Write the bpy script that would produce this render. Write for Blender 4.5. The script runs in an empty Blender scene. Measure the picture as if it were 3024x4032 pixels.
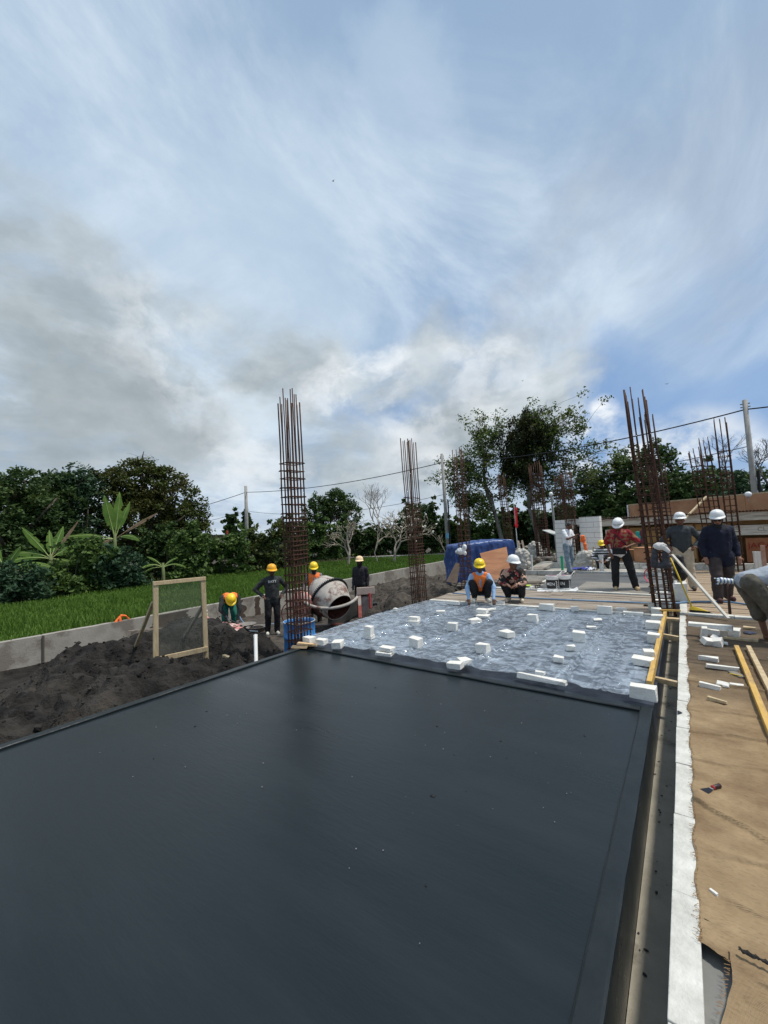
import bpy, math, random
import numpy as np
from mathutils import Vector, Matrix, noise as mnoise
random.seed(7); rng = np.random.default_rng(7)
SC = bpy.context.scene
COL = SC.collection
PI = math.pi
# ---------------------------------------------------------------- camera
F, PITCH, ROLL, YAW, EYE = 1600.0, .055, -.043, math.radians(36.2), 1.62
cam = bpy.data.objects.new('camera', bpy.data.cameras.new('camera')); COL.objects.link(cam)
RM = (Matrix.Rotation(YAW, 3, 'Z') @ Matrix.Rotation(PI/2+PITCH, 3, 'X') @ Matrix.Rotation(ROLL, 3, 'Z'))
cam.location = (0, 0, EYE); cam.rotation_euler = RM.to_euler()
cam.data.sensor_fit = 'VERTICAL'; cam.data.sensor_height = 36.0; cam.data.lens = 36.0*F/4032
cam.data.clip_end = 2000; cam.data.clip_start = .05
SC.camera = cam
# ---------------------------------------------------------------- view + sun
SC.view_settings.view_transform = 'Standard'; SC.view_settings.look = 'None'
SC.view_settings.exposure = 0.22; SC.view_settings.gamma = 1
SUN_EL, SUN_AZ = math.radians(66), math.radians(-60)        # azimuth: counter-clockwise from +Y (towards -X)
sd = Vector((-math.sin(SUN_AZ)*math.cos(SUN_EL), math.cos(SUN_AZ)*math.cos(SUN_EL), math.sin(SUN_EL)))
sl = bpy.data.lights.new('sun', 'SUN'); sl.energy = 3.2; sl.angle = math.radians(6); sl.color = (1, .95, .87)
so = bpy.data.objects.new('sun', sl); COL.objects.link(so)
so.rotation_euler = (-sd).to_track_quat('-Z', 'Y').to_euler(); so.location = (0, 0, 40)

def ray(px, py):
    return (RM @ Vector(((px-1512)/F, -(py-2016)/F, -1))).normalized()
def spot(px, py, z=0.0):           # point of the level z that the line of sight meets
    d = ray(px, py); t = (z-EYE)/d.z; return Vector((d.x*t, d.y*t, z))
def bearing(px, dist, z=0.0):      # point at a horizontal distance in a direction
    d = ray(px, 2100); l = math.hypot(d.x, d.y); return Vector((d.x/l*dist, d.y/l*dist, z))
def face_cam(p, off=0):            # rotation that makes local +Y look at the photographer
    return math.atan2(p[0], -p[1]) + off
# ---------------------------------------------------------------- world sky
W = bpy.data.worlds.new('World'); SC.world = W; W.use_nodes = True
def world():
    nt = W.node_tree; nt.nodes.clear(); N = nt.nodes.new; L = nt.links.new
    def m(op, a, b=None, c=None):
        n = N('ShaderNodeMath'); n.operation = op
        for i, v in enumerate((a, b, c)):
            if v is None: continue
            if isinstance(v, (int, float)): n.inputs[i].default_value = v
            else: L(v, n.inputs[i])
        return n.outputs[0]
    def mix(f, a, b):
        n = N('ShaderNodeMix'); n.data_type = 'RGBA'
        for k, v in ((0, f), (6, a), (7, b)):
            if isinstance(v, (int, float)): n.inputs[k].default_value = v
            elif isinstance(v, tuple): n.inputs[k].default_value = (*v, 1)
            else: L(v, n.inputs[k])
        return n.outputs[2]
    def ss(v, a, b, lo=0., hi=1.):
        n = N('ShaderNodeMapRange'); n.interpolation_type = 'SMOOTHSTEP'; L(v, n.inputs[0])
        n.inputs[1].default_value = a; n.inputs[2].default_value = b; n.inputs[3].default_value = lo; n.inputs[4].default_value = hi
        return n.outputs[0]
    tc = N('ShaderNodeTexCoord'); D = tc.outputs['Generated']
    sep = N('ShaderNodeSeparateXYZ'); L(D, sep.inputs[0])
    z = m('MAXIMUM', sep.outputs[2], 0.0); zz = m('ADD', z, .16)
    cmb = N('ShaderNodeCombineXYZ'); L(m('DIVIDE', sep.outputs[0], zz), cmb.inputs[0]); L(m('DIVIDE', sep.outputs[1], zz), cmb.inputs[1])
    P2 = cmb.outputs[0]
    def noise(vec, scale, detail=6, rough=.55, dist=0., off=(0, 0, 0), sc=(1, 1, 1), rot=0):
        mp = N('ShaderNodeMapping'); L(vec, mp.inputs[0]); mp.inputs[1].default_value = off; mp.inputs[3].default_value = sc
        mp.inputs[2].default_value = (0, 0, rot)
        n = N('ShaderNodeTexNoise'); L(mp.outputs[0], n.inputs['Vector']); n.inputs['Scale'].default_value = scale
        n.inputs['Detail'].default_value = detail; n.inputs['Roughness'].default_value = rough; n.inputs['Distortion'].default_value = dist
        return n.outputs[0]
    # the direction is jittered by noise so that the outline of every cloud bank is ragged
    nz = N('ShaderNodeTexNoise'); L(D, nz.inputs['Vector']); nz.inputs['Scale'].default_value = 4.5; nz.inputs['Detail'].default_value = 7; nz.inputs['Roughness'].default_value = .6
    def vm(op, a, b):
        n = N('ShaderNodeVectorMath'); n.operation = op
        for i, v in enumerate((a, b)):
            if isinstance(v, tuple): n.inputs[i].default_value = v
            else: L(v, n.inputs[i])
        return n
    j = vm('SUBTRACT', nz.outputs[1], (.5, .5, .5)).outputs[0]
    def jd(s):
        return vm('NORMALIZE', vm('ADD', D, vm('MULTIPLY', j, (s, s, s)).outputs[0]).outputs[0], (0, 0, 0)).outputs[0]
    DJ = jd(.34); DS = jd(.07)
    def blob(px, py, rin, rout, src=None):     # a cloud bank in a compass direction; radii in degrees
        d = ray(px, py); n = vm('DOT_PRODUCT', src or DJ, tuple(d))
        return ss(n.outputs['Value'], math.cos(math.radians(rout)), math.cos(math.radians(rin)))
    def mx(*a):
        r = a[0]
        for b in a[1:]: r = m('MAXIMUM', r, b)
        return r
    sky = N('ShaderNodeTexSky'); sky.sky_type = 'NISHITA'; sky.sun_disc = False
    sky.sun_elevation = SUN_EL; sky.sun_rotation = -SUN_AZ; sky.air_density = 1.0; sky.dust_density = .6
    s = N('ShaderNodeVectorMath'); s.operation = 'SCALE'; L(sky.outputs[0], s.inputs[0]); s.inputs['Scale'].default_value = .085
    base = mix(.7, s.outputs[0], (.145, .30, .60))
    # high veil
    v1 = noise(P2, 1.15, 9, .63, 1.1, (3, 1, 0), (1, .5, 1), .9)
    v2 = noise(P2, .55, 4, .55, .6, (7, 2, 0), (1, .7, 1), 2.2)
    veil = m('ADD', m('MULTIPLY', ss(v1, .30, .72), .55), m('MULTIPLY', ss(v2, .32, .68), .75))
    gap = mx(m('MULTIPLY', blob(3000, 1500, 3, 20), .5), m('MULTIPLY', blob(1700, 1330, 2, 13), .22), m('MULTIPLY', blob(2450, 1620, 2, 12), .9), m('MULTIPLY', blob(1480, 1650, 1, 8), .6), m('MULTIPLY', blob(1450, 900, 3, 16), .05))
    pn = ray(3024, 1330).cross(ray(2250, 1590)).normalized()
    if pn.z > 0: pn = -pn
    pd = vm('DOT_PRODUCT', DS, tuple(pn)).outputs['Value']
    wedge = m('MULTIPLY', ss(pd, -.02, .05), blob(2900, 1650, 6, 27, D))
    gap = m('MAXIMUM', gap, wedge)
    vf = m('MULTIPLY', m('MINIMUM', m('ADD', m('MULTIPLY', veil, .5), .62), .98), m('SUBTRACT', 1.0, m('MULTIPLY', gap, .88)))
    vcol = mix(ss(v1, .34, .70), (.29, .40, .545), (.60, .70, .80))
    c = mix(vf, base, vcol)
    # whiter glow of thin cloud towards the sun side
    g = mx(blob(900, 1100, 2, 24), m('MULTIPLY', blob(500, 800, 2, 22), .5), m('MULTIPLY', blob(1500, 440, 1, 9), .6), m('MULTIPLY', blob(2700, 1250, 2, 14), .35))
    c = mix(m('MULTIPLY', g, .55), c, (.56, .67, .77))
    # grey cumulus banks
    n1 = noise(DS, 4.2, 10, .57, .1, (1, 4, 2), (1, 1, 1.7)); n2 = noise(DS, 4.6, 9, .56, .1, (9, 4, 2), (1, 1, 1.9))
    bank = mx(blob(0, 1150, 4, 15), blob(350, 1600, 8, 18), blob(900, 1600, 7, 16), blob(1250, 1480, 2, 9), blob(1700, 1630, 7, 14), blob(2050, 1560, 4, 10), blob(1450, 1900, 4, 14))
    cm = m('MULTIPLY', bank, ss(n1, .28, .60))
    shade = ss(n2, .32, .66)
    ccol = mix(shade, (.33, .38, .41), (.58, .635, .665))
    c = mix(m('MULTIPLY', cm, .93), c, ccol)
    dark = mx(blob(60, 1600, 3, 13), blob(560, 1640, 2, 11), m('MULTIPLY', blob(1800, 1720, 2, 9), .9), m('MULTIPLY', blob(1250, 1740, 2, 8), .7), m('MULTIPLY', blob(100, 1150, 2, 13), .7))
    c = mix(m('MULTIPLY', m('MULTIPLY', dark, .58), ss(n1, .25, .6)), c, (.26, .305, .33))
    sm = mx(blob(2330, 1060, 2, 8), blob(2160, 1230, 1, 6), m('MULTIPLY', blob(2600, 900, 2, 9), .7), m('MULTIPLY', blob(2860, 600, 3, 12), .5), m('MULTIPLY', blob(2860, 1090, 1, 5), .7))
    c = mix(m('MULTIPLY', m('MULTIPLY', sm, .55), ss(n1, .3, .6)), c, (.37, .42, .50))
    # bright puffs
    n3 = noise(DS, 6.5, 9, .6, .2, (5, 5, 5), (1, 1, 1.4))
    pf = mx(m('MULTIPLY', blob(1900, 1480, 1, 8), .55), m('MULTIPLY', blob(640, 1330, 1, 10), .5), m('MULTIPLY', blob(1650, 1780, 1, 7), .6), m('MULTIPLY', blob(900, 1850, 1, 9), .45), m('MULTIPLY', blob(1390, 1470, .5, 6.5), .8), m('MULTIPLY', blob(1270, 1530, .5, 4.5), .6), blob(2370, 1640, .3, 2.6, DS), blob(2330, 1760, 1, 6, DS), blob(2560, 1850, 2, 7, DS), blob(2780, 1800, 1.5, 7, DS), blob(1700, 1850, 1, 5, DS))
    c = mix(m('MULTIPLY', pf, ss(n3, .38, .58, .0, .95)), c, mix(ss(n2, .35, .6), (.66, .70, .73), (.86, .89, .91)))
    # pale band low over the land
    lo = ss(z, .0, .13, 1., 0.)
    c = mix(m('MULTIPLY', lo, .55), c, (.62, .67, .71))
    below = ss(sep.outputs[2], -.02, -.0, 1., 0.)
    c = mix(below, c, (.12, .12, .11))
    bg = N('ShaderNodeBackground'); L(c, bg.inputs[0]); bg.inputs[1].default_value = 1.0
    out = N('ShaderNodeOutputWorld'); L(bg.outputs[0], out.inputs[0])
world()

# ---------------------------------------------------------------- materials
def mat(name, c1, c2=None, scale=6, rough=.85, bump=0, bscale=None, metal=0, spec=.4, lo=.35, hi=.65, c3=None, s3=1.5, lo3=.5, hi3=.7, stretch=(1, 1, 1), detail=7, transm=0, rvar=0):
    M = bpy.data.materials.new(name); M.use_nodes = True; nt = M.node_tree; N = nt.nodes.new; L = nt.links.new
    b = nt.nodes['Principled BSDF']; b.inputs['Roughness'].default_value = rough; b.inputs['Metallic'].default_value = metal
    b.inputs['Specular IOR Level'].default_value = spec; b.inputs['Base Color'].default_value = (*c1, 1)
    if c2 is None and not bump: return M
    tc = N('ShaderNodeTexCoord'); mp = N('ShaderNodeMapping'); L(tc.outputs['Object'], mp.inputs[0]); mp.inputs[3].default_value = stretch
    def noise(s, d=detail):
        n = N('ShaderNodeTexNoise'); L(mp.outputs[0], n.inputs['Vector']); n.inputs['Scale'].default_value = s; n.inputs['Detail'].default_value = d
        n.inputs['Roughness'].default_value = .62; return n.outputs[0]
    def ramp(v, a, bb, t0=0., t1=1.):
        r = N('ShaderNodeMapRange'); L(v, r.inputs[0]); r.inputs[1].default_value = a; r.inputs[2].default_value = bb; r.inputs[3].default_value = t0; r.inputs[4].default_value = t1; return r.outputs[0]
    out = None
    if c2 is not None:
        nz = noise(scale); x = N('ShaderNodeMix'); x.data_type = 'RGBA'; L(ramp(nz, lo, hi), x.inputs[0])
        x.inputs[6].default_value = (*c1, 1); x.inputs[7].default_value = (*c2, 1); out = x.outputs[2]
        if rvar: L(ramp(nz, lo, hi, rough-rvar, rough+rvar), b.inputs['Roughness'])
        if c3 is not None:
            y = N('ShaderNodeMix'); y.data_type = 'RGBA'; L(ramp(noise(s3), lo3, hi3), y.inputs[0]); L(out, y.inputs[6]); y.inputs[7].default_value = (*c3, 1); out = y.outputs[2]
        L(out, b.inputs['Base Color'])
    if bump:
        bp = N('ShaderNodeBump'); bp.inputs['Strength'].default_value = min(1, bump); bp.inputs['Distance'].default_value = .02*max(1, bump)
        L(noise(bscale or scale*3), bp.inputs['Height']); L(bp.outputs[0], b.inputs['Normal'])
    return M
def leaf(name, c1, c2, c3=None, scale=1.2):
    M = mat(name, c1, c2, scale=scale, rough=.6, spec=.25, c3=c3, s3=.5, lo3=.5, hi3=.65)
    b = M.node_tree.nodes['Principled BSDF']; nt = M.node_tree
    t = nt.nodes.new('ShaderNodeBsdfTranslucent'); a = nt.nodes.new('ShaderNodeMixShader'); a.inputs[0].default_value = .25
    src = b.inputs['Base Color'].links[0].from_socket
    nt.links.new(src, t.inputs[0]); nt.links.new(b.outputs[0], a.inputs[1]); nt.links.new(t.outputs[0], a.inputs[2])
    nt.links.new(a.outputs[0], nt.nodes['Material Output'].inputs[0]); return M

# ---------------------------------------------------------------- mesh helpers
class MB:
    def __init__(s): s.v = []; s.f = []
    def add(s, vs, fs):
        o = len(s.v); s.v += [tuple(p) for p in vs]; s.f += [tuple(i+o for i in f) for f in fs]; return s
    def box(s, c, d, rz=0, R=None, jit=0, ch=0):
        x, y, z = (d[0]/2, d[1]/2, d[2]/2); R = R or Matrix.Rotation(rz, 3, 'Z'); c = Vector(c)
        vs = [c + R @ Vector((sx*x+random.uniform(-jit, jit), sy*y+random.uniform(-jit, jit), sz*z+random.uniform(-jit, jit))) for sz in (-1, 1) for sy in (-1, 1) for sx in (-1, 1)]
        return s.add(vs, [(0, 2, 3, 1), (4, 5, 7, 6), (0, 1, 5, 4), (2, 6, 7, 3), (0, 4, 6, 2), (1, 3, 7, 5)])
    def tube(s, pts, r, n=8, caps=True):
        pts = [Vector(p) for p in pts]; k = len(pts)
        rs = r if isinstance(r, (list, tuple)) else [r]*k
        vs = []; up = None
        for i, p in enumerate(pts):
            t = (pts[min(i+1, k-1)]-pts[max(i-1, 0)]).normalized()
            if up is None: up = Vector((0, 0, 1)) if abs(t.z) < .9 else Vector((1, 0, 0))
            a = up.cross(t)
            if a.length < 1e-4: a = Vector((1, 0, 0)).cross(t)
            a.normalize(); b = t.cross(a); up = b
            for q in range(n):
                an = 2*PI*q/n; vs.append(p + a*(math.cos(an)*rs[i]) + b*(math.sin(an)*rs[i]))
        fs = [(i*n+q, i*n+(q+1) % n, (i+1)*n+(q+1) % n, (i+1)*n+q) for i in range(k-1) for q in range(n)]
        if caps: fs += [tuple(range(n))[::-1], tuple((k-1)*n+q for q in range(n))]
        return s.add(vs, fs)
    def bar(s, a, b, w, h, tw=0):      # rectangular bar between two points
        a = Vector(a); b = Vector(b); t = (b-a).normalized(); up = Vector((0, 0, 1)) if abs(t.z) < .95 else Vector((0, 1, 0))
        x = t.cross(up).normalized(); y = x.cross(t)
        if tw: q = Matrix.Rotation(tw, 3, t); x = q @ x; y = q @ y
        vs = [p + x*(sx*w/2) + y*(sy*h/2) for p in (a, b) for sx, sy in ((-1, -1), (1, -1), (1, 1), (-1, 1))]
        return s.add(vs, [(0, 3, 2, 1), (4, 5, 6, 7), (0, 1, 5, 4), (1, 2, 6, 5), (2, 3, 7, 6), (3, 0, 4, 7)])
    def lathe(s, prof, n=24, M=None, cap=True):
        M = M or Matrix.Identity(4); vs = []; k = len(prof)
        for r, z in prof:
            for q in range(n):
                a = 2*PI*q/n; vs.append(M @ Vector((r*math.cos(a), r*math.sin(a), z)))
        fs = [(i*n+q, i*n+(q+1) % n, (i+1)*n+(q+1) % n, (i+1)*n+q) for i in range(k-1) for q in range(n)]
        if cap: fs += [tuple(range(n))[::-1], tuple((k-1)*n+q for q in range(n))]
        return s.add(vs, fs)
    def cap2(s, a, b, ra, rb, n=12):   # tapered capsule
        a = Vector(a); b = Vector(b); t = b-a; L = t.length
        t = t/L if L > 1e-5 else Vector((0, 0, 1)); L = max(L, 1e-4)
        q = t.to_track_quat('Z', 'Y').to_matrix(); prof = []
        for i in range(1, 5): th = PI/2*i/4; prof.append((ra*math.sin(th), -ra*math.cos(th)))
        for i in range(0, 4): th = PI/2*i/4; prof.append((rb*math.cos(th), L+rb*math.sin(th)))
        M = Matrix.Translation(a) @ q.to_4x4()
        return s.lathe(prof, n, M)
    def ell(s, c, r, R=None, n=14):
        prof = [(math.sin(PI*i/8), -math.cos(PI*i/8)) for i in range(1, 8)]
        M = Matrix.Translation(Vector(c)) @ (R or Matrix.Identity(3)).to_4x4() @ Matrix.Diagonal((*r, 1))
        return s.lathe(prof, n, M)
    def grid(s, fn, nu, nv):
        vs = [fn(i/nu, k/nv) for i in range(nu+1) for k in range(nv+1)]
        return s.add(vs, [(i*(nv+1)+k, (i+1)*(nv+1)+k, (i+1)*(nv+1)+k+1, i*(nv+1)+k+1) for i in range(nu) for k in range(nv)])
def tagit(o, label=None, cat=None, group=None, kind=None):
    for k, v in (('label', label), ('category', cat), ('group', group), ('kind', kind)):
        if v: o[k] = v
    return o
def obj(name, mb, m, parent=None, smooth=False, loc=None, rz=0, bevel=0, tag=None):
    me = bpy.data.meshes.new(name); me.from_pydata(mb.v, [], mb.f); me.update()
    if smooth: me.polygons.foreach_set('use_smooth', [True]*len(me.polygons))
    return link(name, me, m, parent, loc, rz, bevel, tag)
def link(name, me, m, parent=None, loc=None, rz=0, bevel=0, tag=None):
    o = bpy.data.objects.new(name, me); COL.objects.link(o)
    if m and not me.materials: me.materials.append(m)
    if parent: o.parent = parent
    if loc is not None: o.location = loc
    if rz: o.rotation_euler[2] = rz
    if bevel:
        b = o.modifiers.new('bevel', 'BEVEL'); b.width = bevel; b.segments = 2; b.limit_method = 'ANGLE'
    if tag: tagit(o, *tag)
    return o
def thing(name, label, cat, loc=(0, 0, 0), rz=0, group=None):
    o = bpy.data.objects.new(name, None); COL.objects.link(o); o.location = loc; o.rotation_euler[2] = rz; o.empty_display_size = .1
    return tagit(o, label, cat, group)
def npmesh(name, V, Fq):               # numpy verts (n,3), quads (m,4)
    me = bpy.data.meshes.new(name); me.vertices.add(len(V)); me.vertices.foreach_set('co', V.astype(np.float32).ravel())
    k = Fq.shape[1]; me.loops.add(len(Fq)*k); me.loops.foreach_set('vertex_index', Fq.astype(np.int32).ravel())
    me.polygons.add(len(Fq)); me.polygons.foreach_set('loop_start', np.arange(0, len(Fq)*k, k, dtype=np.int32)); me.update(calc_edges=True)
    return me
def evalmesh(o):
    dg = bpy.context.evaluated_depsgraph_get(); me = bpy.data.meshes.new_from_object(o.evaluated_get(dg)); return me
def melt(name, mb, m, parent, voxel=.012, smooth=2, disp=0):      # joins overlapping shapes into one continuous skin
    me = bpy.data.meshes.new(name); me.from_pydata(mb.v, [], mb.f)
    t = bpy.data.objects.new('tmp', me); COL.objects.link(t)
    r = t.modifiers.new('r', 'REMESH'); r.mode = 'VOXEL'; r.voxel_size = voxel
    if smooth: q = t.modifiers.new('s', 'SMOOTH'); q.iterations = smooth; q.factor = .5
    me2 = evalmesh(t); bpy.data.objects.remove(t); me2.name = name
    me2.materials.clear(); me2.polygons.foreach_set('use_smooth', [True]*len(me2.polygons))
    if disp:
        for v in me2.vertices: v.co += v.normal*disp*mnoise.fractal(Vector(v.co)*9, .7, 2, 4)
    return link(name, me2, m, parent)
def sm(a, b, x): t = min(1, max(0, (x-a)/(b-a))); return t*t*(3-2*t)
def fr(x, y, s=1., o=5): return mnoise.fractal(Vector((x*s, y*s, 3.3)), .85, 2.1, o)
# ================================================================ STRUCTURE
M_dirt = mat('dirt', (.030, .026, .022), (.085, .07, .055), scale=3, rough=.95, bump=1.4, bscale=16, c3=(.12, .105, .085), s3=.7, lo3=.55, hi3=.7)
M_soil = mat('dark_soil', (.0095, .0085, .0078), (.034, .030, .026), scale=4, rough=.9, bump=2, bscale=26, c3=(.06, .052, .043), s3=.9, lo3=.52, hi3=.68, spec=.25)
M_conc = mat('old_concrete', (.27, .25, .215), (.37, .345, .30), scale=2.2, rough=.9, bump=.4, bscale=30, c3=(.19, .165, .14), s3=1.1, lo3=.52, hi3=.6)
M_slab = mat('black_waterproofing', (.0035, .0075, .0090), (.0080, .0130, .0150), scale=1.6, rough=.32, bump=.14, bscale=24, stretch=(.35, 1.8, 1), spec=.40, rvar=.06, c3=(.010, .0155, .0175), s3=.8, lo3=.5, hi3=.75, lo=.3, hi=.7)
M_curb = mat('black_kerb_coat', (.0045, .0085, .010), (.010, .0145, .016), scale=5, rough=.36, bump=.15, bscale=25, spec=.36)
M_trench = mat('wet_concrete', (.23, .21, .16), (.33, .30, .235), scale=2.6, rough=.45, bump=.3, bscale=30, c3=(.10, .09, .065), s3=3, lo3=.55, hi3=.66)
M_screed = mat('grey_screed', (.075, .078, .080), (.12, .12, .118), scale=1.5, rough=.6, bump=.3, bscale=20, stretch=(1, 2.2, 1))
M_screed2 = mat('pale_screed', (.19, .175, .15), (.25, .23, .20), scale=2.5, rough=.8, bump=.3, bscale=20)
M_plank = mat('weathered_plank', (.21, .165, .125), (.36, .31, .255), scale=2.0, rough=.85, bump=.5, bscale=14, stretch=(1, 7, 4), c3=(.12, .095, .07), s3=1.3)
M_plank2 = mat('tan_plank', (.26, .19, .12), (.42, .32, .22), scale=2.2, rough=.85, bump=.5, bscale=14, stretch=(1, 8, 4), c3=(.13, .09, .06), s3=1.1)
M_burlap = mat('burlap', (.235, .15, .078), (.40, .275, .15), scale=2.4, rough=.95, bump=1.0, bscale=55, c3=(.15, .09, .048), s3=1.6, lo3=.48, hi3=.70, detail=10)
M_burlapd = mat('damp_burlap', (.085, .062, .045), (.17, .125, .085), scale=1.6, rough=.95, bump=1.0, bscale=55, c3=(.22, .16, .105), s3=.9, stretch=(1, 3, 1))
M_aac = mat('aerated_block', (.64, .62, .56), (.76, .74, .69), scale=9, rough=.9, bump=.6, bscale=50, c3=(.44, .42, .38), s3=7, lo3=.58, hi3=.72)
M_aacd = mat('mortared_block', (.42, .41, .37), (.64, .63, .58), scale=7, rough=.9, bump=.6, bscale=30, c3=(.34, .33, .30), s3=4, lo3=.56, hi3=.66)
M_mortar = mat('mortar', (.30, .29, .27), (.42, .40, .37), scale=8, rough=.95, bump=.6)

# --- terrain: one sheet to the horizon, with the dug site ground on the left
def site_z(x, y):
    z = -.82 + .05*fr(x, y, .8)
    def g(cx, cy, sx, sy, h, a=0):
        dx, dy = x-cx, y-cy; c, s = math.cos(a), math.sin(a); u = dx*c+dy*s; v = -dx*s+dy*c
        return h*math.exp(-(u*u/(2*sx*sx)+v*v/(2*sy*sy)))
    b = g(-7.8, 2.55, .9, .62, .58) + g(-8.1, 3.5, .8, .8, .28) + g(-6.3, 2.2, .8, 1.0, .34) + g(-5.4, 1.6, .6, 1.8, .36) + g(-6.6, .9, .9, .6, .26)+g(-5.9, 2.9, .5, .7, .16)+g(-5.7, 3.6, .6, .6, .22)
    b += g(-8.5, 4.75, .62, .62, .62) + g(-7.7, 4.2, .9, .5, .36) + g(-6.2, 4.5, .9, .35, .45) + g(-7.1, 4.8, .5, .4, .22)
    b += g(-6.3, 8.6, .45, 1.3, .42) + g(-6.9, 11.5, 1.1, 1.9, .52) + g(-9.6, 14, 1.0, 3.0, .45) + g(-5.5, 11, .8, 2, .45) + g(-8.4, 15.5, .6, 1.2, .25)
    b -= g(-6.75, 3.30, .48, .55, .26)
    b *= 1 + .16*fr(x, y, 1.3)
    z += b + min(.22, b*.5)*(fr(x+5, y, 2.4, 6)-.15+.5*abs(fr(x+9, y, 5, 4))) + .022*fr(x, y+9, 11, 3)
    return min(z, .02)
def ground_z(x, y):
    w = sm(-11.15, -10.75, x)*(1-sm(-4.9, -4.62, x))          # dug strip between the concrete wall and the slabs
    w *= 1-sm(24, 30, y); w *= sm(-14, -10, y)
    far = -.42+.03*fr(x, y, .3)
    if x < -11: far = -.45
    far += .25*sm(30, 50, math.hypot(x, y))
    if -4.7 < x < 5.5 and -1 < y < 21: far = -1.2
    return far*(1-w)+site_z(x, y)*w if w > 0 else far
xs = sorted(set([-900, -300, -120, -60, -40, -32, -26] + [-22+i for i in range(11)] + [round(-11.2+.07*i, 3) for i in range(98)] + [-4.3, -3, -1, 1, 3, 6, 10, 20, 40, 90, 300, 900]))
ys = sorted(set([-900, -300, -80, -30, -12, -6, -3, -2, -1] + [round(-.6+.07*i, 3) for i in range(190)] + [round(12.8+.2*i, 2) for i in range(60)] + [26, 28, 31, 35, 42, 60, 100, 300, 900]))
g = MB(); g.v = [(x, y, ground_z(x, y)) for x in xs for y in ys]; nyy = len(ys)
g.f = [(i*nyy+k, (i+1)*nyy+k, (i+1)*nyy+k+1, i*nyy+k+1) for i in range(len(xs)-1) for k in range(nyy-1)]
gr = obj('ground', g, M_dirt, smooth=False, tag=(None, None, None, 'structure'))
gr.data.materials.append(M_soil)
for p in gr.data.polygons:
    c = p.center
    if -10.9 < c.x < -4.6 and c.y < 5.6+.5*fr(c.x, c.y, 1.2) and c.y > -9: p.material_index = 1
m = MB()
for i in range(1500):
    x = random.uniform(-9.6, -4.8); y = random.uniform(-.4, 5.4) if i % 5 else random.uniform(5, 16); r = random.uniform(.006, .018)*(2.0 if random.random() < .05 else 1)
    m.box((x, y, ground_z(x, y)+r*.2), (r*2, r*1.6, r*1.3), R=Matrix.Rotation(random.uniform(0, 3), 3, 'Z') @ Matrix.Rotation(random.uniform(-1, 1), 3, 'X'), jit=r*.35)
obj('soil_clods', m, M_soil, tag=('loose dark clods scattered over the dug soil', 'clods', None, 'stuff'))
# --- rice field
M_rice0 = mat('paddy_mud', (.035, .055, .015), (.06, .09, .025), scale=2, rough=.9, bump=.4)
fx = [(-11.02, -9), (-11.02, 27.3), (-17, 28.2), (-20.3, 25), (-20.6, 9.2), (-18.2, 3.4), (-17.2, -9)]
m = MB(); m.v = [(x, y, -.30) for x, y in fx]; m.f = [tuple(range(len(fx)))[::-1]]
obj('rice_field', m, M_rice0, tag=(None, None, None, 'structure'))
def rice():
    n = 190000
    x = rng.uniform(-20.8, -11.06, n); y = rng.uniform(-2, 28, n)
    edge = np.interp(y, [-9, 3.4, 9.2, 25, 28.2], [-17.2, -18.2, -20.6, -20.3, -17]); keep = x > edge + rng.uniform(-.2, .3, n)
    d = np.hypot(x, y); keep &= rng.random(n) < np.clip(15/d, .35, 1)
    x, y, d = x[keep], y[keep], d[keep]; n = len(x)
    # planted in faint rows
    x = np.where(rng.random(n) < .6, np.round(x/.17)*.17+rng.normal(0, .03, n), x)
    h = rng.uniform(.10, .24, n)*(1+.25*np.sin(x*1.3)*np.sin(y*.9)); a = rng.uniform(0, PI, n); w = rng.uniform(.006, .012, n)*(.8+d/14)
    lx, ly = rng.normal(0, .05, n), rng.normal(0, .05, n)
    z0 = np.full(n, -.31)
    V = np.stack([np.stack([x-np.cos(a)*w, y-np.sin(a)*w, z0], 1), np.stack([x+np.cos(a)*w, y+np.sin(a)*w, z0], 1),
                  np.stack([x+lx+np.cos(a)*w*.35, y+ly+np.sin(a)*w*.35, z0+h], 1), np.stack([x+lx-np.cos(a)*w*.35, y+ly-np.sin(a)*w*.35, z0+h], 1)], 1).reshape(-1, 3)
    me = npmesh('rice_plants', V, np.arange(4*n).reshape(-1, 4))
    link('rice_plants', me, leaf('rice_leaf', (.066, .135, .016), (.125, .215, .032), (.095, .17, .024), scale=1.5), tag=('dense bright green young rice growing in the field', 'rice plants', None, 'stuff'))
rice()
# weedy strips beyond the paddy
def weeds(name, x0, x1, y0, y1, n, h0, h1, M, label, z=-.42, w=.02):
    x = rng.uniform(x0, x1, n); y = rng.uniform(y0, y1, n); h = rng.uniform(h0, h1, n)*rng.uniform(.3, 1, n); a = rng.uniform(0, PI, n)
    lx, ly = rng.normal(0, .1, n), rng.normal(0, .1, n); z0 = np.full(n, z)
    V = np.stack([np.stack([x-np.cos(a)*w, y-np.sin(a)*w, z0], 1), np.stack([x+np.cos(a)*w, y+np.sin(a)*w, z0], 1),
                  np.stack([x+lx+np.cos(a)*w*.5, y+ly+np.sin(a)*w*.5, z0+h], 1), np.stack([x+lx-np.cos(a)*w*.5, y+ly-np.sin(a)*w*.5, z0+h], 1)], 1).reshape(-1, 3)
    link(name, npmesh(name, V, np.arange(4*n).reshape(-1, 4)), M, tag=(label, 'weeds', None, 'stuff'))
M_weed = leaf('weed_leaf', (.05, .075, .02), (.11, .13, .045), (.16, .14, .08))
weeds('rough_grass', -25, -20.2, 3, 26, 22000, .1, .45, M_weed, 'rough dry grass between the rice field and the hedge')
weeds('rough_grass', -19, -8, 27.5, 34, 20000, .08, .35, M_weed, 'grey green weeds at the far end of the rice field')
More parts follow.
